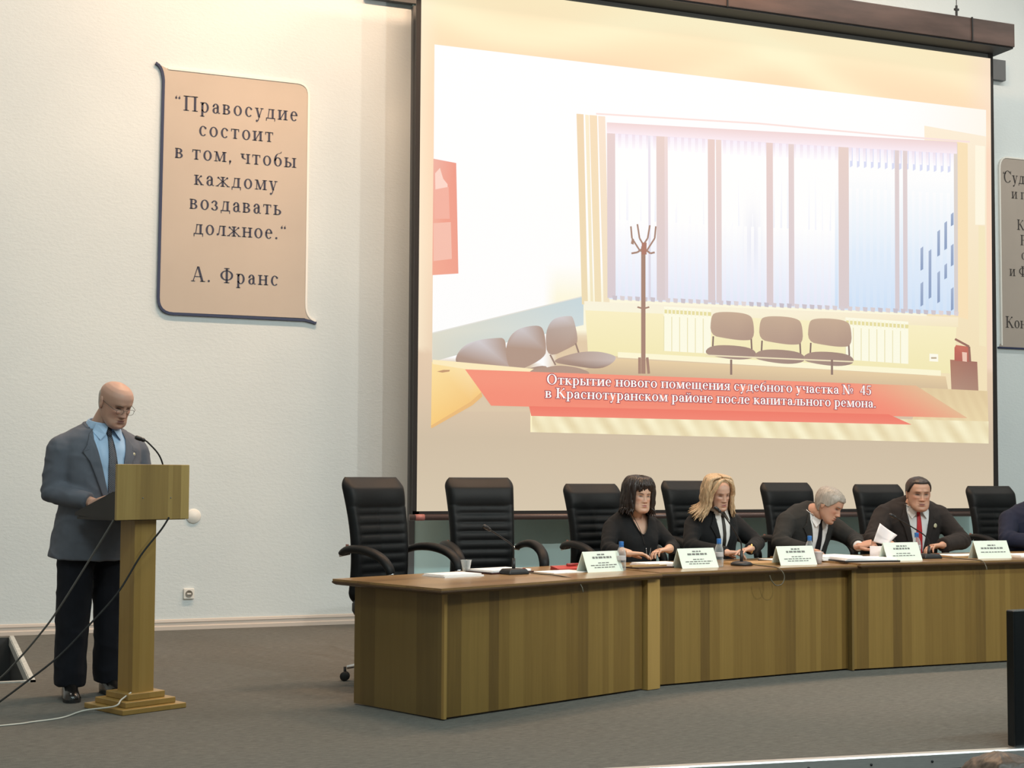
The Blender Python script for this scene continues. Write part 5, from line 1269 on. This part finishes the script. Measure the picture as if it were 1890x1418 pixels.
    # --- clothes
    def jacket(s, m, hem=-.06, flare=0.0, g=.012, cuff=1.0, name='jacket', wr=.0035, open_to=None, neck_cut=True, sleeve=(.068, .060, .052, .040)):
        tab = [list(r) for r in TORSO]; tab = [r for r in tab if r[0] <= .51]
        if hem < -.10: tab = [[hem, .172+flare, .122+flare*.8, 0.0], [-.08, .171+flare*.6, .121+flare*.5, 0.0], [.02, .170+flare*.2, .121+flare*.2, -.001]]+[r for r in tab if r[0] > .05]
        mt = MB(); torso_rings(mt, [tuple(r) for r in tab], g, s.bulk, s.belly, s.bust)
        full = MB(); full.add(mt.v, mt.f)
        full.ellipsoid((0, .030, .495), (.092, .070, .052))
        for sd in (-1, 1):
            full.ellipsoid((sd*s.sh_w*0.78, .012, .420), (.080, .070, .062)); mt.ellipsoid((sd*s.sh_w*0.78, .012, .420), (.080, .070, .062)); full.tube([(0, .022, .518), (sd*s.sh_w*.5, .018, .484), (sd*s.sh_w*.98, .012, .436)], [.062, .060, .058], 14, flat=.62, up=(0, 0, 1))
            sh, el, wr_ = s.arms[sd]
            a = el+(wr_-el)*cuff*.97
            sh = sh-V((0, 0, .014)); full.ellipsoid(sh, (sleeve[0]*.95,)*3); full.tube([sh, (sh+el)/2, el], [sleeve[0], sleeve[1], sleeve[2]], 16); full.ellipsoid(el, (sleeve[2]*1.02,)*3)
            full.tube([el, el+(a-el)*.5, a], [sleeve[2]*1.02, (sleeve[2]+sleeve[3])/2, sleeve[3]], 16)
        j = remesh(full, .0075, 5)
        # sleeve and body creases
        j = wrinkle(j, wr, 8.5, s.seed)
        for sd in (-1, 1):
            sh, el, wr_ = s.arms[sd]; nv = []
            for p in j.v:
                q = V(p); d = (q-el).length
                if d < .15:
                    ax = (wr_-sh).normalized(); u = (q-el).dot(ax); q = q+(q-el-(q-el).dot(ax)*ax).normalized()*.004*math.sin(u*130+2.2*noise.noise(q*14))*math.exp(-(d/.09)**2)
                nv.append(tuple(q))
            j.v = nv
        s.jmb = j; s.fbvh = bvh_of(remesh(mt, .012, 3))
        if open_to:  # cut the neckline
            keep = []
            for f in j.f:
                c = sum((V(j.v[i]) for i in f), V())/len(f)
                if c.y < .03 and c.z > open_to[1] and abs(c.x) < open_to[0]*math.sqrt(max(0, min(1, (c.z-open_to[1])/(open_to[2])))): continue
                keep.append(f)
            j.f = keep; j.m = [0]*len(keep)
        s.jack = s.out(name, j, m); return s.jack
    def shirt(s, m, tie=None, vlow=.17, vw=.072, tie_w=.038, tie_low=None, collar=True, shift=0.0):
        bv = s.fbvh; x0 = shift
        poly = [(-vw*.95, .50), (-vw*1.05, .46), (-vw*.8, .36), (x0-.010, vlow), (x0+.010, vlow), (vw*.8, .36), (vw*1.05, .46), (vw*.95, .50)]
        s.out('shirt', drape(bv, poly, -.6, .003, .003, cuts=3, ofn=lambda x, z: .0015*math.sin(z*60+x*30)), m)
        nt = s.neck_top; nb = V((0, .018, .485))
        if collar:
            ax = (nt-nb).normalized(); mb = MB(); rings = []; k = 1.02*s.H.get('neck', 1)
            for h, r in ((.0, .084), (.03, .076), (.072, .0695), (.076, .0675), (.072, .064), (.02, .066)):
                c = nb+ax*h
                rings.append([c+V((r*k*math.cos(2*math.pi*i/28), r*k*1.0*math.sin(2*math.pi*i/28), .012*math.sin(2*math.pi*i/28)-0.0)) for i in range(28)])
            mb.loft(rings, caps=False); col = s.out('collar', mb, m, fix=True)
            cb = bvh_of(mb); 
            for sx in (-1, 1):
                f = MB(); a = nb+ax*.066
                pts = [V((sx*.008, a.y-.070*k, a.z-.014)), V((sx*.052*k, a.y-.048*k, a.z-.002)), V((sx*.068*k, a.y-.050*k, a.z-.045)), V((sx*.056, a.y-.088*k, a.z-.085)), V((sx*.030, a.y-.088*k, a.z-.055))]
                for q in (0, .004): f.v += [tuple(p+V((0, -q, 0))) for p in pts]
                f.f = [(0, 1, 2, 3, 4), (9, 8, 7, 6, 5)]+[(i, (i+1) % 5, (i+1) % 5+5, i+5) for i in range(5)]; f.m = [0]*7
                s.out('collar_flap', f, m, smooth=False, fix=True)
        if tie:
            a = nb+(nt-nb).normalized()*.055; kw = .017; zt = a.z-.012; zl = tie_low if tie_low is not None else vlow-.01
            mb = drape(bv, [(-.012, zt-.045), (.012, zt-.045), (tie_w*.55, zt-.2), (tie_w*.72, zl), (-tie_w*.72, zl), (-tie_w*.55, zt-.2)], -.6, .009, .005, cuts=2)
            o = s.out('tie', mb, tie)
            kn = MB(); y = a.y-.080; yb = min(q[1] for q in mb.v if q[2] > zt-.06)
            kn.loft([[(x*w, yy+dy, z) for x, dy in ((-1, .012), (-.7, -.004), (.7, -.004), (1, .012), (.7, .022), (-.7, .022))] for w, z, yy in ((.021, zt, y), (.019, zt-.012, y-.004), (.0125, zt-.046, yb+.002))])
            s.out('tie_knot', kn, tie, fix=True, parent=o)
    def lapels(s, m, vlow=.17, vw=.072, wide=.058, notch=.40, shift=0.0):
        for sx in (-1, 1):
            p = [(sx*vw*.93, .505), (sx*vw*1.02, .46), (sx*vw*.78, .36), (shift+sx*.006, vlow), (shift+sx*.016, vlow-.012), (sx*(vw*.8+wide*.75), .345), (sx*(vw+wide), notch), (sx*(vw+wide*.50), notch+.012), (sx*(vw+wide*.62), notch+.035), (sx*(vw+wide*.25), .485)]
            s.out('lapel', drape(s.fbvh, p, -.6, .0075, .005, cuts=3), m, parent=s.jack)
        # jacket collar round the back of the neck
        nt = s.neck_top; nb = V((0, .020, .485)); ax = (nt-nb).normalized(); k = s.H.get('neck', 1); rings = []
        for i in range(25):
            a = R(-28)+R(236)*i/24; e = min(1, min(i, 24-i)/5)
            c0 = nb+V((.086*k*math.cos(a), .082*k*math.sin(a), 0)); d = V((math.cos(a), math.sin(a), 0)); h = .030+.030*e
            lo, hi = c0+d*.012-ax*.006, c0+ax*h-d*.010
            rings.append([lo, lo+d*.010, hi+d*.012+ax*.002, hi+d*.006+ax*.006, hi])
        cm = MB(); cm.loft(rings); s.out('jacket_collar', cm, m, parent=s.jack, fix=True)
    def disc(s, name, x, z, r, m, off=.014):
        hit = s.fbvh.ray_cast(V((x, -.6, z)), V((0, 1, 0))); mb = MB(); n = hit[1]
        mb.lathe([(r, 0), (r, .002), (r*.7, .0035), (.0005, .004)], 14, hit[0]+n*off*.6, n.to_track_quat('Z', 'Y').to_matrix())
        return s.out(name, mb, m, parent=s.jack)
    def trousers(s, m, r=(.098, .074, .064), wr=.004, flare_hem=None):
        mb = MB()
        mb.ellipsoid((0, .0, .0), (.175*s.bulk, .125*s.bulk, .13))
        for sd, (h, k, a) in s.legs.items():
            mb.ellipsoid(h, (r[0],)*3); mb.tube([h, (h+k)/2, k], [r[0], (r[0]+r[1])/2, r[1]], 16); mb.ellipsoid(k, (r[1],)*3)
            mb.tube([k, (k+a)/2, a], [r[1], (r[1]+r[2])/2, flare_hem or r[2]], 16)
        j = wrinkle(remesh(mb, .009, 4), wr, 9, s.seed+3, (1, 1, 1.1)); return s.out('trousers', j, m)
    def shoe(s, side, ankle, toe_dir, m):
        mb = MB(); d = V(toe_dir).normalized(); q = V((-d.y, d.x, 0)); rings = []
        for u, hw, top in ((-.085, .018, .08), (-.08, .034, .12), (-.05, .042, .145), (0, .044, .15), (.04, .044, .118), (.09, .048, .084), (.14, .048, .066), (.175, .038, .052), (.195, .014, .03)):
            c = V((ankle[0], ankle[1], 0))+d*u
            rings.append([c+q*hw*x+V((0, 0, max(.002, top*z))) for x, z in ((-1, 0), (-1.02, .35), (-.75, .8), (-.3, 1), (.3, 1), (.75, .8), (1.02, .35), (1, 0))])
        mb.loft(rings); o = mb.build('shoe', m, s.t, smooth=True, fix=True)
        sb = MB(); rg = []
        for u, hw in ((-.09, .016), (-.084, .032), (-.05, .039), (.04, .041), (.09, .048), (.14, .049), (.18, .037), (.2, .014)):
            c = V((ankle[0], ankle[1], 0))+d*u; rg.append([c+q*hw*x+V((0, 0, z)) for x, z in ((-1, 0), (-1, .018), (1, .018), (1, 0))])
        sb.loft(rg); sb.build('sole', M_RUBBER, o, fix=True)

_mc = {}
def mat_c(rgb, rough=.6, metal=0.0):
    k = (tuple(rgb), rough, metal)
    if k not in _mc: _mc[k] = mat('paint_%d' % len(_mc), rgb, rough, metal)
    return _mc[k]
_ms = []
def mat_skin(rgb):
    if not _ms:
        m = vcol_mat('skin', rough=.48, sss=.18, spec=.4); nt = m.node_tree; b = nt.nodes['Principled BSDF']
        tc = nt.nodes.new('ShaderNodeTexCoord'); n = nt.nodes.new('ShaderNodeTexNoise'); n.inputs['Scale'].default_value = 60; nt.links.new(tc.outputs['Object'], n.inputs['Vector'])
        bp = nt.nodes.new('ShaderNodeBump'); bp.inputs['Strength'].default_value = .12; bp.inputs['Distance'].default_value = .004; nt.links.new(n.outputs['Fac'], bp.inputs['Height']); nt.links.new(bp.outputs[0], b.inputs['Normal']); _ms.append(m)
    return _ms[0]
def hair_mat(rgb, streak):
    m = mat('hair', rgb, .42, spec=.45, var=streak, vscale=60, stretch=(2.4, 2.4, .16)); return m
def fabric(name, rgb, rough=.9, sheen=.02, var=.08):
    return mat(name, rgb, rough, spec=.25, sheen=sheen, var=var, vscale=14, bump=.06, bscale=400)
def dotted(name, base, dot, sc=135):
    m = mat(name, base, .55); nt = m.node_tree; b = nt.nodes['Principled BSDF']; tc = nt.nodes.new('ShaderNodeTexCoord'); mp = nt.nodes.new('ShaderNodeMapping'); mp.inputs['Scale'].default_value = (sc, .001, sc); mp.inputs['Rotation'].default_value = (0, R(45), 0)
    vo = nt.nodes.new('ShaderNodeTexVoronoi'); vo.inputs['Scale'].default_value = 1.0; vo.inputs['Randomness'].default_value = 0
    cr = nt.nodes.new('ShaderNodeValToRGB'); cr.color_ramp.interpolation = 'CONSTANT'; cr.color_ramp.elements[0].color = (*dot, 1); cr.color_ramp.elements[1].position = .24; cr.color_ramp.elements[1].color = (*base, 1)
    nt.links.new(tc.outputs['Object'], mp.inputs[0]); nt.links.new(mp.outputs[0], vo.inputs['Vector']); nt.links.new(vo.outputs['Distance'], cr.inputs[0]); nt.links.new(cr.outputs[0], b.inputs['Base Color']); return m

SK = (0.50, 0.30, 0.215)
# ---- the speaker
p = Person('bald man in a dark grey suit with glasses, reading at the lectern', (0.885, 8.86, 0), R(20), 0.99, 1.145, lean=R(5), bulk=1.09, belly=.035, skin=(0.52, 0.31, 0.23),
           head=dict(wide=1.03, fat=.8, jowl=1, neck=1.16, nose=1.1, scalp=((0.56, 0.34, 0.26), .04)))
p.set_head((0.03, -0.165, 1.715), R(10), R(27), 0, 1.09)
p.arm(-1, (-0.268, -0.01, 1.20), (-0.140, -0.28, 1.135), (0.72, -0.62, 0.32), (0.25, 0.2, 1), curl=(.25, .45, .35), thumb=.5, hs=1.1)
p.arm(1, (0.30, -0.03, 1.21), (0.20, -0.285, 1.150), (-0.4, -0.85, 0.1), (-.1, .2, 1), curl=(.25, .4, .3), hs=1.1)
p.leg(-1, (-.105, .0, .94), (-.125, .0, .50), (-.125, .03, .075), (.098, .07, .05))
p.leg(1, (.105, .0, .94), (.115, .02, .50), (.135, .06, .075), (.098, .07, .05))
p.finish_body()
SUIT = fabric('grey_suit', (0.120, 0.131, 0.158)); TR = fabric('navy_trousers', (0.010, 0.011, 0.016))
p.jacket(SUIT, hem=-.155, flare=.022, g=.017, sleeve=(.076, .068, .060, .046), wr=.005, cuff=.9)
BLUE = fabric('light_blue_shirt', (0.40, 0.56, 0.76), .8)
p.shirt(BLUE, dotted('dotted_navy_tie', (0.008, 0.010, 0.022), (0.35, 0.38, 0.42)), vlow=.075, vw=.085, tie_w=.047, tie_low=.115)
p.lapels(SUIT, vlow=.075, vw=.085, wide=.062, notch=.395)
p.disc('lapel_pin', .125, .385, .009, mat_c((0.6, 0.55, 0.4), .3, .6))
p.trousers(TR, (.100, .086, .076), .006, .080)
SHOE = mat('black_shoe', (0.008, 0.008, 0.008), .25, coat=.4)
p.shoe(-1, (-.125, .02), (-.36, -1, 0), SHOE); p.shoe(1, (.135, .05), (-.10, -1, 0), SHOE)
p.face(brow=(.30, .22, .17), shut=.8, mouth_open=.004, lips=(.46, .23, .19), glasses=True)
p.hair_cap((0.50, 0.46, 0.42), lambda a, z: min(1, max(0, (a-1.75)/.35))*min(1, max(0, (.062-z)/.03))*min(1, max(0, (z+.075)/.03)), amp=.0035, streak=.1)

# ---- seated people -------------------------------------------------------
BLK = fabric('black_knit', (0.0105, 0.011, 0.012)); DK = fabric('black_suiting', (0.011, 0.0115, 0.0125))
def seated_legs(p, m, yk=-.42):
    p.leg(-1, (-.10, .0, .54), (-.13, yk, .52), (-.13, yk+.03, .08)); p.leg(1, (.10, .0, .54), (.13, yk, .52), (.13, yk+.03, .08)); p.trousers(m)

# woman with dark hair
p = Person('woman with dark bobbed hair in a black round-neck top, hands folded on the table', (4.635, 9.36, 0), R(6), .55, .985, lean=R(7), bulk=.98, belly=.04, bust=.03, skin=(0.56, 0.35, 0.25),
           head=dict(wide=1.0, fat=.9, jowl=.4, nose=.85, brow=.5, cheek=1.2, eye_shade=.8))
p.set_head((-.02, -.15, 1.163), R(-4), R(4), R(2), .97)
p.arm(-1, (-.28, -.15, .80), (-.235, -.37, .775), (.93, -.35, -.04), (.1, .1, 1), curl=(.2, .3, .2), spread=.08, thumb=.4, hs=.95)
p.arm(1, (.24, -.19, .80), (.05, -.405, .800), (-.97, -.12, -.08), (.1, .1, 1), curl=(.3, .5, .4), spread=.08, thumb=.5, hs=.95)
seated_legs(p, BLK) if False else None
p.leg(-1, (-.10, .0, .54), (-.13, -.42, .52), (-.13, -.39, .08)); p.leg(1, (.10, .0, .54), (.13, -.42, .52), (.13, -.39, .08))
p.finish_body()
p.jacket(BLK, hem=-.06, g=.012, cuff=.66, name='top', open_to=(.085, .365, .16), wr=.003); p.trousers(BLK)
nk = []
for k in range(15):
    u = -1+2*k/14; z = .365+.16*u*u; x = .088*u
    h = p.fbvh.ray_cast(V((x, -.6, min(z, .49))), V((0, 1, 0))); nk.append((x, (h[0].y if h[0] else -.05)-.004, z))
mb = MB(); mb.tube(nk, .006, 8); p.out('neckline', mb, BLK, parent=p.jack)
def strand(pts, r, m, nm):
    mb = MB(); mb.tube(smooth_path(pts), r, 6); return p.out(nm, mb, m)
yb = p.fbvh.ray_cast(V((0.0, -.6, .30)), V((0, 1, 0)))[0].y
strand([(-.062, -.045, .52), (-.05, yb+.035, .45), (-.022, yb+.005, .375), (0, yb-.012, .30)], .0022, mat_c((.02, .015, .012), .5), 'necklace')
strand([(.012, yb-.013, .275), (.020, yb-.012, .235), (.030, yb-.010, .205)], .0025, mat_c((.75, .75, .75), .3, .8), 'pendant')
strand([(.052, yb-.013, .275), (.048, yb-.012, .235), (.034, yb-.010, .205)], .0025, mat_c((.75, .75, .75), .3, .8), 'pendant')
p.face(brow=(.07, .04, .03), shut=.55, lips=(.42, .17, .15), browth=.0022)
rn = random.Random(11); cv = []
for k in range(240):                                               # full bob: locks from the crown down all round, fringe in front
    a = -math.pi+2*math.pi*(k+rn.random()*.6)/240; fr = abs(a) < .80
    ca, sa = math.cos(a), math.sin(a)
    def on(rx, z, ay=1.0): return (rx*sa, .012-ay*rx*1.12*ca, z)
    j = lambda: rn.uniform(-.006, .006)
    if fr: pts = [on(.025, .138), on(.070+j(), .122+j()), on(.094+j(), .088+j()), on(.095+j()*1.5, .046-abs(a)*.012+rn.uniform(-.006, .016)+.020*math.exp(-((a-.15)/.22)**2))]; rad = [.009, .012, .010, .0035]
    else:
        low = -.118+rn.uniform(-.02, .02)
        fl = .012*rn.random() if abs(a) < 1.6 else 0
        wd = 1.0 if abs(a) > 1.15 else .93
        w = lambda: rn.uniform(-.005, .006); fl = rn.uniform(-.012, .034); pts = [on(.025, .142+j()), on(.078+j(), .126+j()), on(.104*wd+w(), .085), on(.110*wd+w(), .040), on(.113*wd+w(), -.005), on(.115*wd+w(), -.045), on(.113*wd+w(), -.08), on(.104*wd+fl, low+rn.uniform(-.01, .02))]; rad = [.009, .0115, .012, .0115, .011, .0105, .009, .003]
    cv.append((pts, smooth_rad(rad, pts) if False else None))
    cv[-1] = (pts, rad)
def lockset(cv): return [(a, np.interp(np.linspace(0, 1, (len(a)-1)*5+1), np.linspace(0, 1, len(b)), b).tolist()) for a, b in cv]
cap = MB(); cap.ellipsoid((0, .018, .045), (.092, .104, .092), 24, 16)
p.locks((0.016, 0.009, 0.007), lockset(cv), .35, extra=cap)

# blonde woman
p = Person('blonde woman in a black jacket and white blouse, looking down past her microphone', (5.365, 9.50, 0), R(4), .575, .975, lean=R(9), bulk=.98, bust=.022, skin=(0.52, 0.32, 0.235),
           head=dict(wide=.95, nose=.95, brow=.6, eye_shade=1.0))
p.set_head((-.05, -.19, 1.178), R(-4), R(15), R(-3), .97)
p.arm(-1, (-.28, -.16, .80), (-.15, -.45, .765), (.97, -.2, -.03), (.05, .2, 1), curl=(.3, .4, .3), thumb=.5, hs=.95)
p.arm(1, (.30, -.18, .815), (.03, -.47, .790), (-.95, -.3, -.10), (0, .1, 1), curl=(.12, .2, .15), thumb=.5, hs=.95)
p.leg(-1, (-.10, .0, .54), (-.13, -.42, .52), (-.13, -.39, .08)); p.leg(1, (.10, .0, .54), (.13, -.42, .52), (.13, -.39, .08))
p.finish_body(); p.jacket(DK, hem=-.08, g=.015, sleeve=(.072, .064, .056, .046)); p.trousers(DK)
p.shirt(fabric('white_blouse', (.70, .70, .68)), dotted('dark_tie_scarf', (.02, .016, .012), (.03, .03, .02)), vlow=.15, vw=.062, tie_w=.018, tie_low=.24); p.lapels(DK, vlow=.15, vw=.062, wide=.05)
mb = MB(); mb.tube([V((.05, -.454, .791))+V((.012*math.cos(2*math.pi*k/20), .030*math.cos(2*math.pi*k/20), .031*math.sin(2*math.pi*k/20))) for k in range(21)], .007, 8); mb.build('watch', M_GOLD, p.t, smooth=True)
p.face(brow=(.20, .13, .08), shut=.75, lips=(.36, .12, .11), browth=.0018)
rn = random.Random(5); cv = []
for k in range(210):
    a = -math.pi+2*math.pi*(k+rn.random()*.5)/210
    if abs(a) < .50: continue
    ca, sa = math.cos(a), math.sin(a); sg = 1 if a > 0 else -1
    j = lambda: rn.uniform(-.006, .006)
    def on(rx, z, ry=None): return (rx*sa, .012-(ry or rx*1.1)*ca, z)
    low = -.165+rn.uniform(-.03, .02); ot = (.030+.05*rn.random())*(1 if a < 0 else .25) if abs(sa) > .5 else .012
    face_ = 1 if abs(a) < 1.15 else 0
    if face_: pts = [(sg*.004, -.045-.03*ca, .132), (sg*.05, -.080+j(), .110+j()), (sg*(.078+j()), -.070+j(), .055), (sg*(.090+j()*1.5), -.052+j(), .012), (sg*(.092+j()*1.6), -.048+j(), -.035), (sg*(.096+j()*1.6), -.044+j(), -.085), (sg*(.098+ot*.8), -.04+j(), low+.02)]
    else: pts = [(sg*.006, -.01-.05*ca, .140), on(.085+j(), .120), on(.106+j()*1.5, .06), on(.113+j()*1.6, .01), on(.116+j()*1.6, -.04), on(.121+j()*1.6, -.095), on(.128+ot, low)]
    rad = [.007, .0105, .0115, .011, .0105, .009, .003]
    cv.append((pts, rad))
cap = MB(); cap.ellipsoid((0, .022, .043), (.088, .102, .090), 24, 16)
p.locks((0.47, 0.335, 0.20), lockset(cv), .35, extra=cap)

# grey-haired man bending over his papers
p = Person('grey-haired man in a dark suit and black tie bending over papers', (6.12, 9.55, 0), R(2), .58, 1.03, lean=R(21), roll=R(2), twist=R(8), bulk=1.06, belly=.02, skin=(0.47, 0.27, 0.19),
           head=dict(wide=1.0, fat=.5, nose=1.15, neck=1.1))
p.set_head((0.08, -.335, 1.100), R(36), R(30), R(4), 1.06)
p.arm(-1, (-.315, -.28, .815), (-.20, -.44, .775), (.6, -.75, -.1), (0, .1, 1), curl=(.3, .4, .3), hs=1.05)
p.arm(1, (.325, -.33, .83), (.195, -.545, .800), (.62, -.70, .25), (-.55, -.1, .8), curl=(.55, .7, .5), thumb=.35, hs=1.05)
p.leg(-1, (-.10, .0, .54), (-.13, -.42, .52), (-.13, -.39, .08)); p.leg(1, (.10, .0, .54), (.13, -.42, .52), (.13, -.39, .08))
p.finish_body()
DG = fabric('charcoal_suit', (0.023, 0.023, 0.022)); p.jacket(DG, hem=-.08, g=.016, sleeve=(.078, .070, .060, .049)); p.trousers(DG)
WSH = fabric('white_shirt', (.66, .66, .66)); BT = fabric('black_tie', (.010, .009, .012), .6)
p.shirt(WSH, BT, vlow=.02, vw=.088, tie_w=.042, tie_low=.02); p.lapels(DG, vlow=.02, vw=.088, wide=.055)
for sd in (1,):
    sh, el, wr_ = p.arms[sd]; d = (wr_-el).normalized(); mb = MB(); mb.tube([wr_-d*.045, wr_+d*.006], [.040, .036], 16); p.out('shirt_cuff', mb, WSH)
p.face(brow=(.25, .22, .2), shut=.75, lips=(.30, .12, .10))
def short_cut(hl=.045, side=-.02, temple=1.05):
    def fn(a, z):
        # a: 0 front .. pi back ; hairline at height hl on the forehead, falling to the temples and the nape
        line = hl if a < .75 else (hl-(a-.75)/(temple+.25-.75)*(hl-side) if a < temple+.25 else (side if a < 1.75 else side-(a-1.75)/.5*.055 if a < 2.25 else side-.055))
        return (z-line)/.008
    return fn
p.hair_cap((0.30, 0.27, 0.235), short_cut(.058, -.012), amp=.012, streak=.3)

# man with the red tie
p = Person('dark-haired man in a dark suit with a red tie, speaking into his microphone', (7.18, 9.56, 0), R(-16), .595, 1.065, lean=R(13), bulk=1.12, belly=.03, skin=(0.49, 0.285, 0.20),
           head=dict(wide=1.03, fat=.75, jowl=1, neck=1.18, nose=1.05, brow=1.3, bags=1.5, eye_shade=1.6, stubble=.4))
p.set_head((-.008, -.258, 1.178), R(-4), R(7), 0, 1.09)
p.arm(-1, (-.385, -.26, .815), (-.30, -.47, .795), (.88, -.45, -.03), (.05, .1, 1), curl=(.45, .6, .4), thumb=.35, hs=1.08)
p.arm(1, (.345, -.24, .815), (.10, -.45, .790), (-.93, -.3, -.04), (0, .1, 1), curl=(.4, .5, .4), thumb=.4, hs=1.08)
p.leg(-1, (-.10, .0, .54), (-.13, -.42, .52), (-.13, -.39, .08)); p.leg(1, (.10, .0, .54), (.13, -.42, .52), (.13, -.39, .08))
p.finish_body()
BR = fabric('brown_black_suit', (0.022, 0.018, 0.017)); p.jacket(BR, hem=-.08, g=.017, sleeve=(.082, .074, .066, .053), wr=.0045); p.trousers(BR)
RT_ = fabric('red_tie', (.36, .022, .026), .5, 0)
p.shirt(fabric('pale_shirt', (.55, .57, .58)), RT_, vlow=.04, vw=.085, tie_w=.042); p.lapels(BR, vlow=.04, vw=.085, wide=.055)
p.disc('lapel_badge', .125, .355, .017, mat_c((.62, .60, .42), .3, .5))
p.face(brow=(.16, .09, .06), shut=.68, mouth_open=.004, lips=(.42, .2, .165), browth=.003)
p.hair_cap((0.022, 0.013, 0.010), short_cut(.076, .012), amp=.009, streak=.3)
# the white sheet held up between the two men, a small card beside it
t = thing('paper_sheet', 'curled white sheet held up by the grey-haired man above the table joint', 'paper', (6.40, 8.885, .80), 0)
mb = MB(); rings = []
for k in range(13):
    v = k/12; w0 = (-.025+.055*v+.018*v*v, .02*v*v, .036+.133*v); w1 = (.089+.080*v+.016*v*v, -.02+.02*v, .011+.07*v)
    row = []
    for i in range(9):
        u = i/8; b = .022*math.sin(u*math.pi)*(1-.5*v); row.append((w0[0]*(1-u)+w1[0]*u, w0[1]*(1-u)+w1[1]*u+b, w0[2]*(1-u)+w1[2]*u))
    rings.append(row+[(x, y+.0025, z) for x, y, z in row[::-1]])
mb.loft(rings); mb.build('sheet', M_PAPERPINK, t, smooth=True, fix=True)
t = thing('folded_card', 'small folded pinkish card standing left of the red-tie man\'s name plate', 'card', (6.205, 8.60, Z3), R(-20))
mb = MB(); mb.loft([[(x, y, z) for x, y in ((-.055, .0), (.0, -.03), (.075, .035), (.075, .038), (0, -.026), (-.055, .004))] for z in (0, .095)]); mb.build('card', M_PAPERPINK, t, fix=True)

# person in navy at the right edge
p = Person('person in a navy suit at the right edge, only the shoulder and arm in view', (8.36, 9.56, 0), R(-6), .55, 1.06, lean=R(12), bulk=1.1, belly=.02, skin=SK, head=dict(wide=1.02, fat=.5, neck=1.1))
p.set_head((0.02, -.22, 1.205), 0, R(10), 0, 1.04)
p.arm(-1, (-.33, -.22, .815), (-.12, -.44, .785), (.85, -.5, -.05), (.05, .1, 1), curl=(.4, .5, .4), thumb=.4, hs=1.05)
p.arm(1, (.33, -.22, .815), (.12, -.44, .785), (-.85, -.5, -.05), (0, .1, 1), curl=(.4, .5, .4), thumb=.4, hs=1.05)
p.leg(-1, (-.10, .0, .54), (-.13, -.42, .52), (-.13, -.39, .08)); p.leg(1, (.10, .0, .54), (.13, -.42, .52), (.13, -.39, .08))
p.finish_body(); NV = fabric('navy_suit', (0.013, 0.016, 0.034)); p.jacket(NV, hem=-.08, g=.016, sleeve=(.08, .072, .064, .052)); p.trousers(NV)
p.shirt(WSH, BT, vlow=.05, vw=.08, tie_w=.04); p.lapels(NV, vlow=.05, vw=.08)
p.face(); p.hair_cap((0.05, 0.035, 0.025), short_cut(.06), amp=.012)

# someone in the audience: only the top of the head shows
p = Person('audience member seated in the hall, only brown hair showing at the bottom right corner', (2.47, 2.86, -.75), R(180), .55, 1.0, lean=R(4), bulk=1.0, skin=SK, head=dict())
p.set_head((0.0, -.06, 1.234), 0, R(5), 0, 1.08)
p.arm(-1, (-.27, -.06, .80), (-.14, -.32, .66), (.2, -.95, -.1), (0, 0, 1)); p.arm(1, (.27, -.06, .80), (.14, -.32, .66), (-.2, -.95, -.1), (0, 0, 1))
p.leg(-1, (-.10, .0, .54), (-.13, -.42, .52), (-.13, -.39, .08)); p.leg(1, (.10, .0, .54), (.13, -.42, .52), (.13, -.39, .08))
p.finish_body(); AJ = fabric('dark_jumper', (0.03, 0.03, 0.035)); p.jacket(AJ, hem=-.08, name='jumper'); p.trousers(DK)
p.face(); p.hair_cap((0.052, 0.031, 0.019), short_cut(.05), amp=.014, streak=.4)
t = thing('hall_chair', 'hall seat under the audience member at the bottom right', 'chair', (2.47, 2.86, -.75), R(180))
mb = MB(); mb.box((0, -.12, .43), (.5, .5, .07)); mb.build('seat', M_LEATHER, t, bevel=.02)
mb = MB(); mb.box((0, .19, .62), (.5, .06, .45)); mb.build('backrest', M_LEATHER, t, bevel=.02)
for sx in (-1, 1):
    for yy in (-.32, .12):
        mb = MB(); mb.box((sx*.22, yy, .20), (.03, .03, .40)); mb.build('leg', M_BLACKMETAL, t)
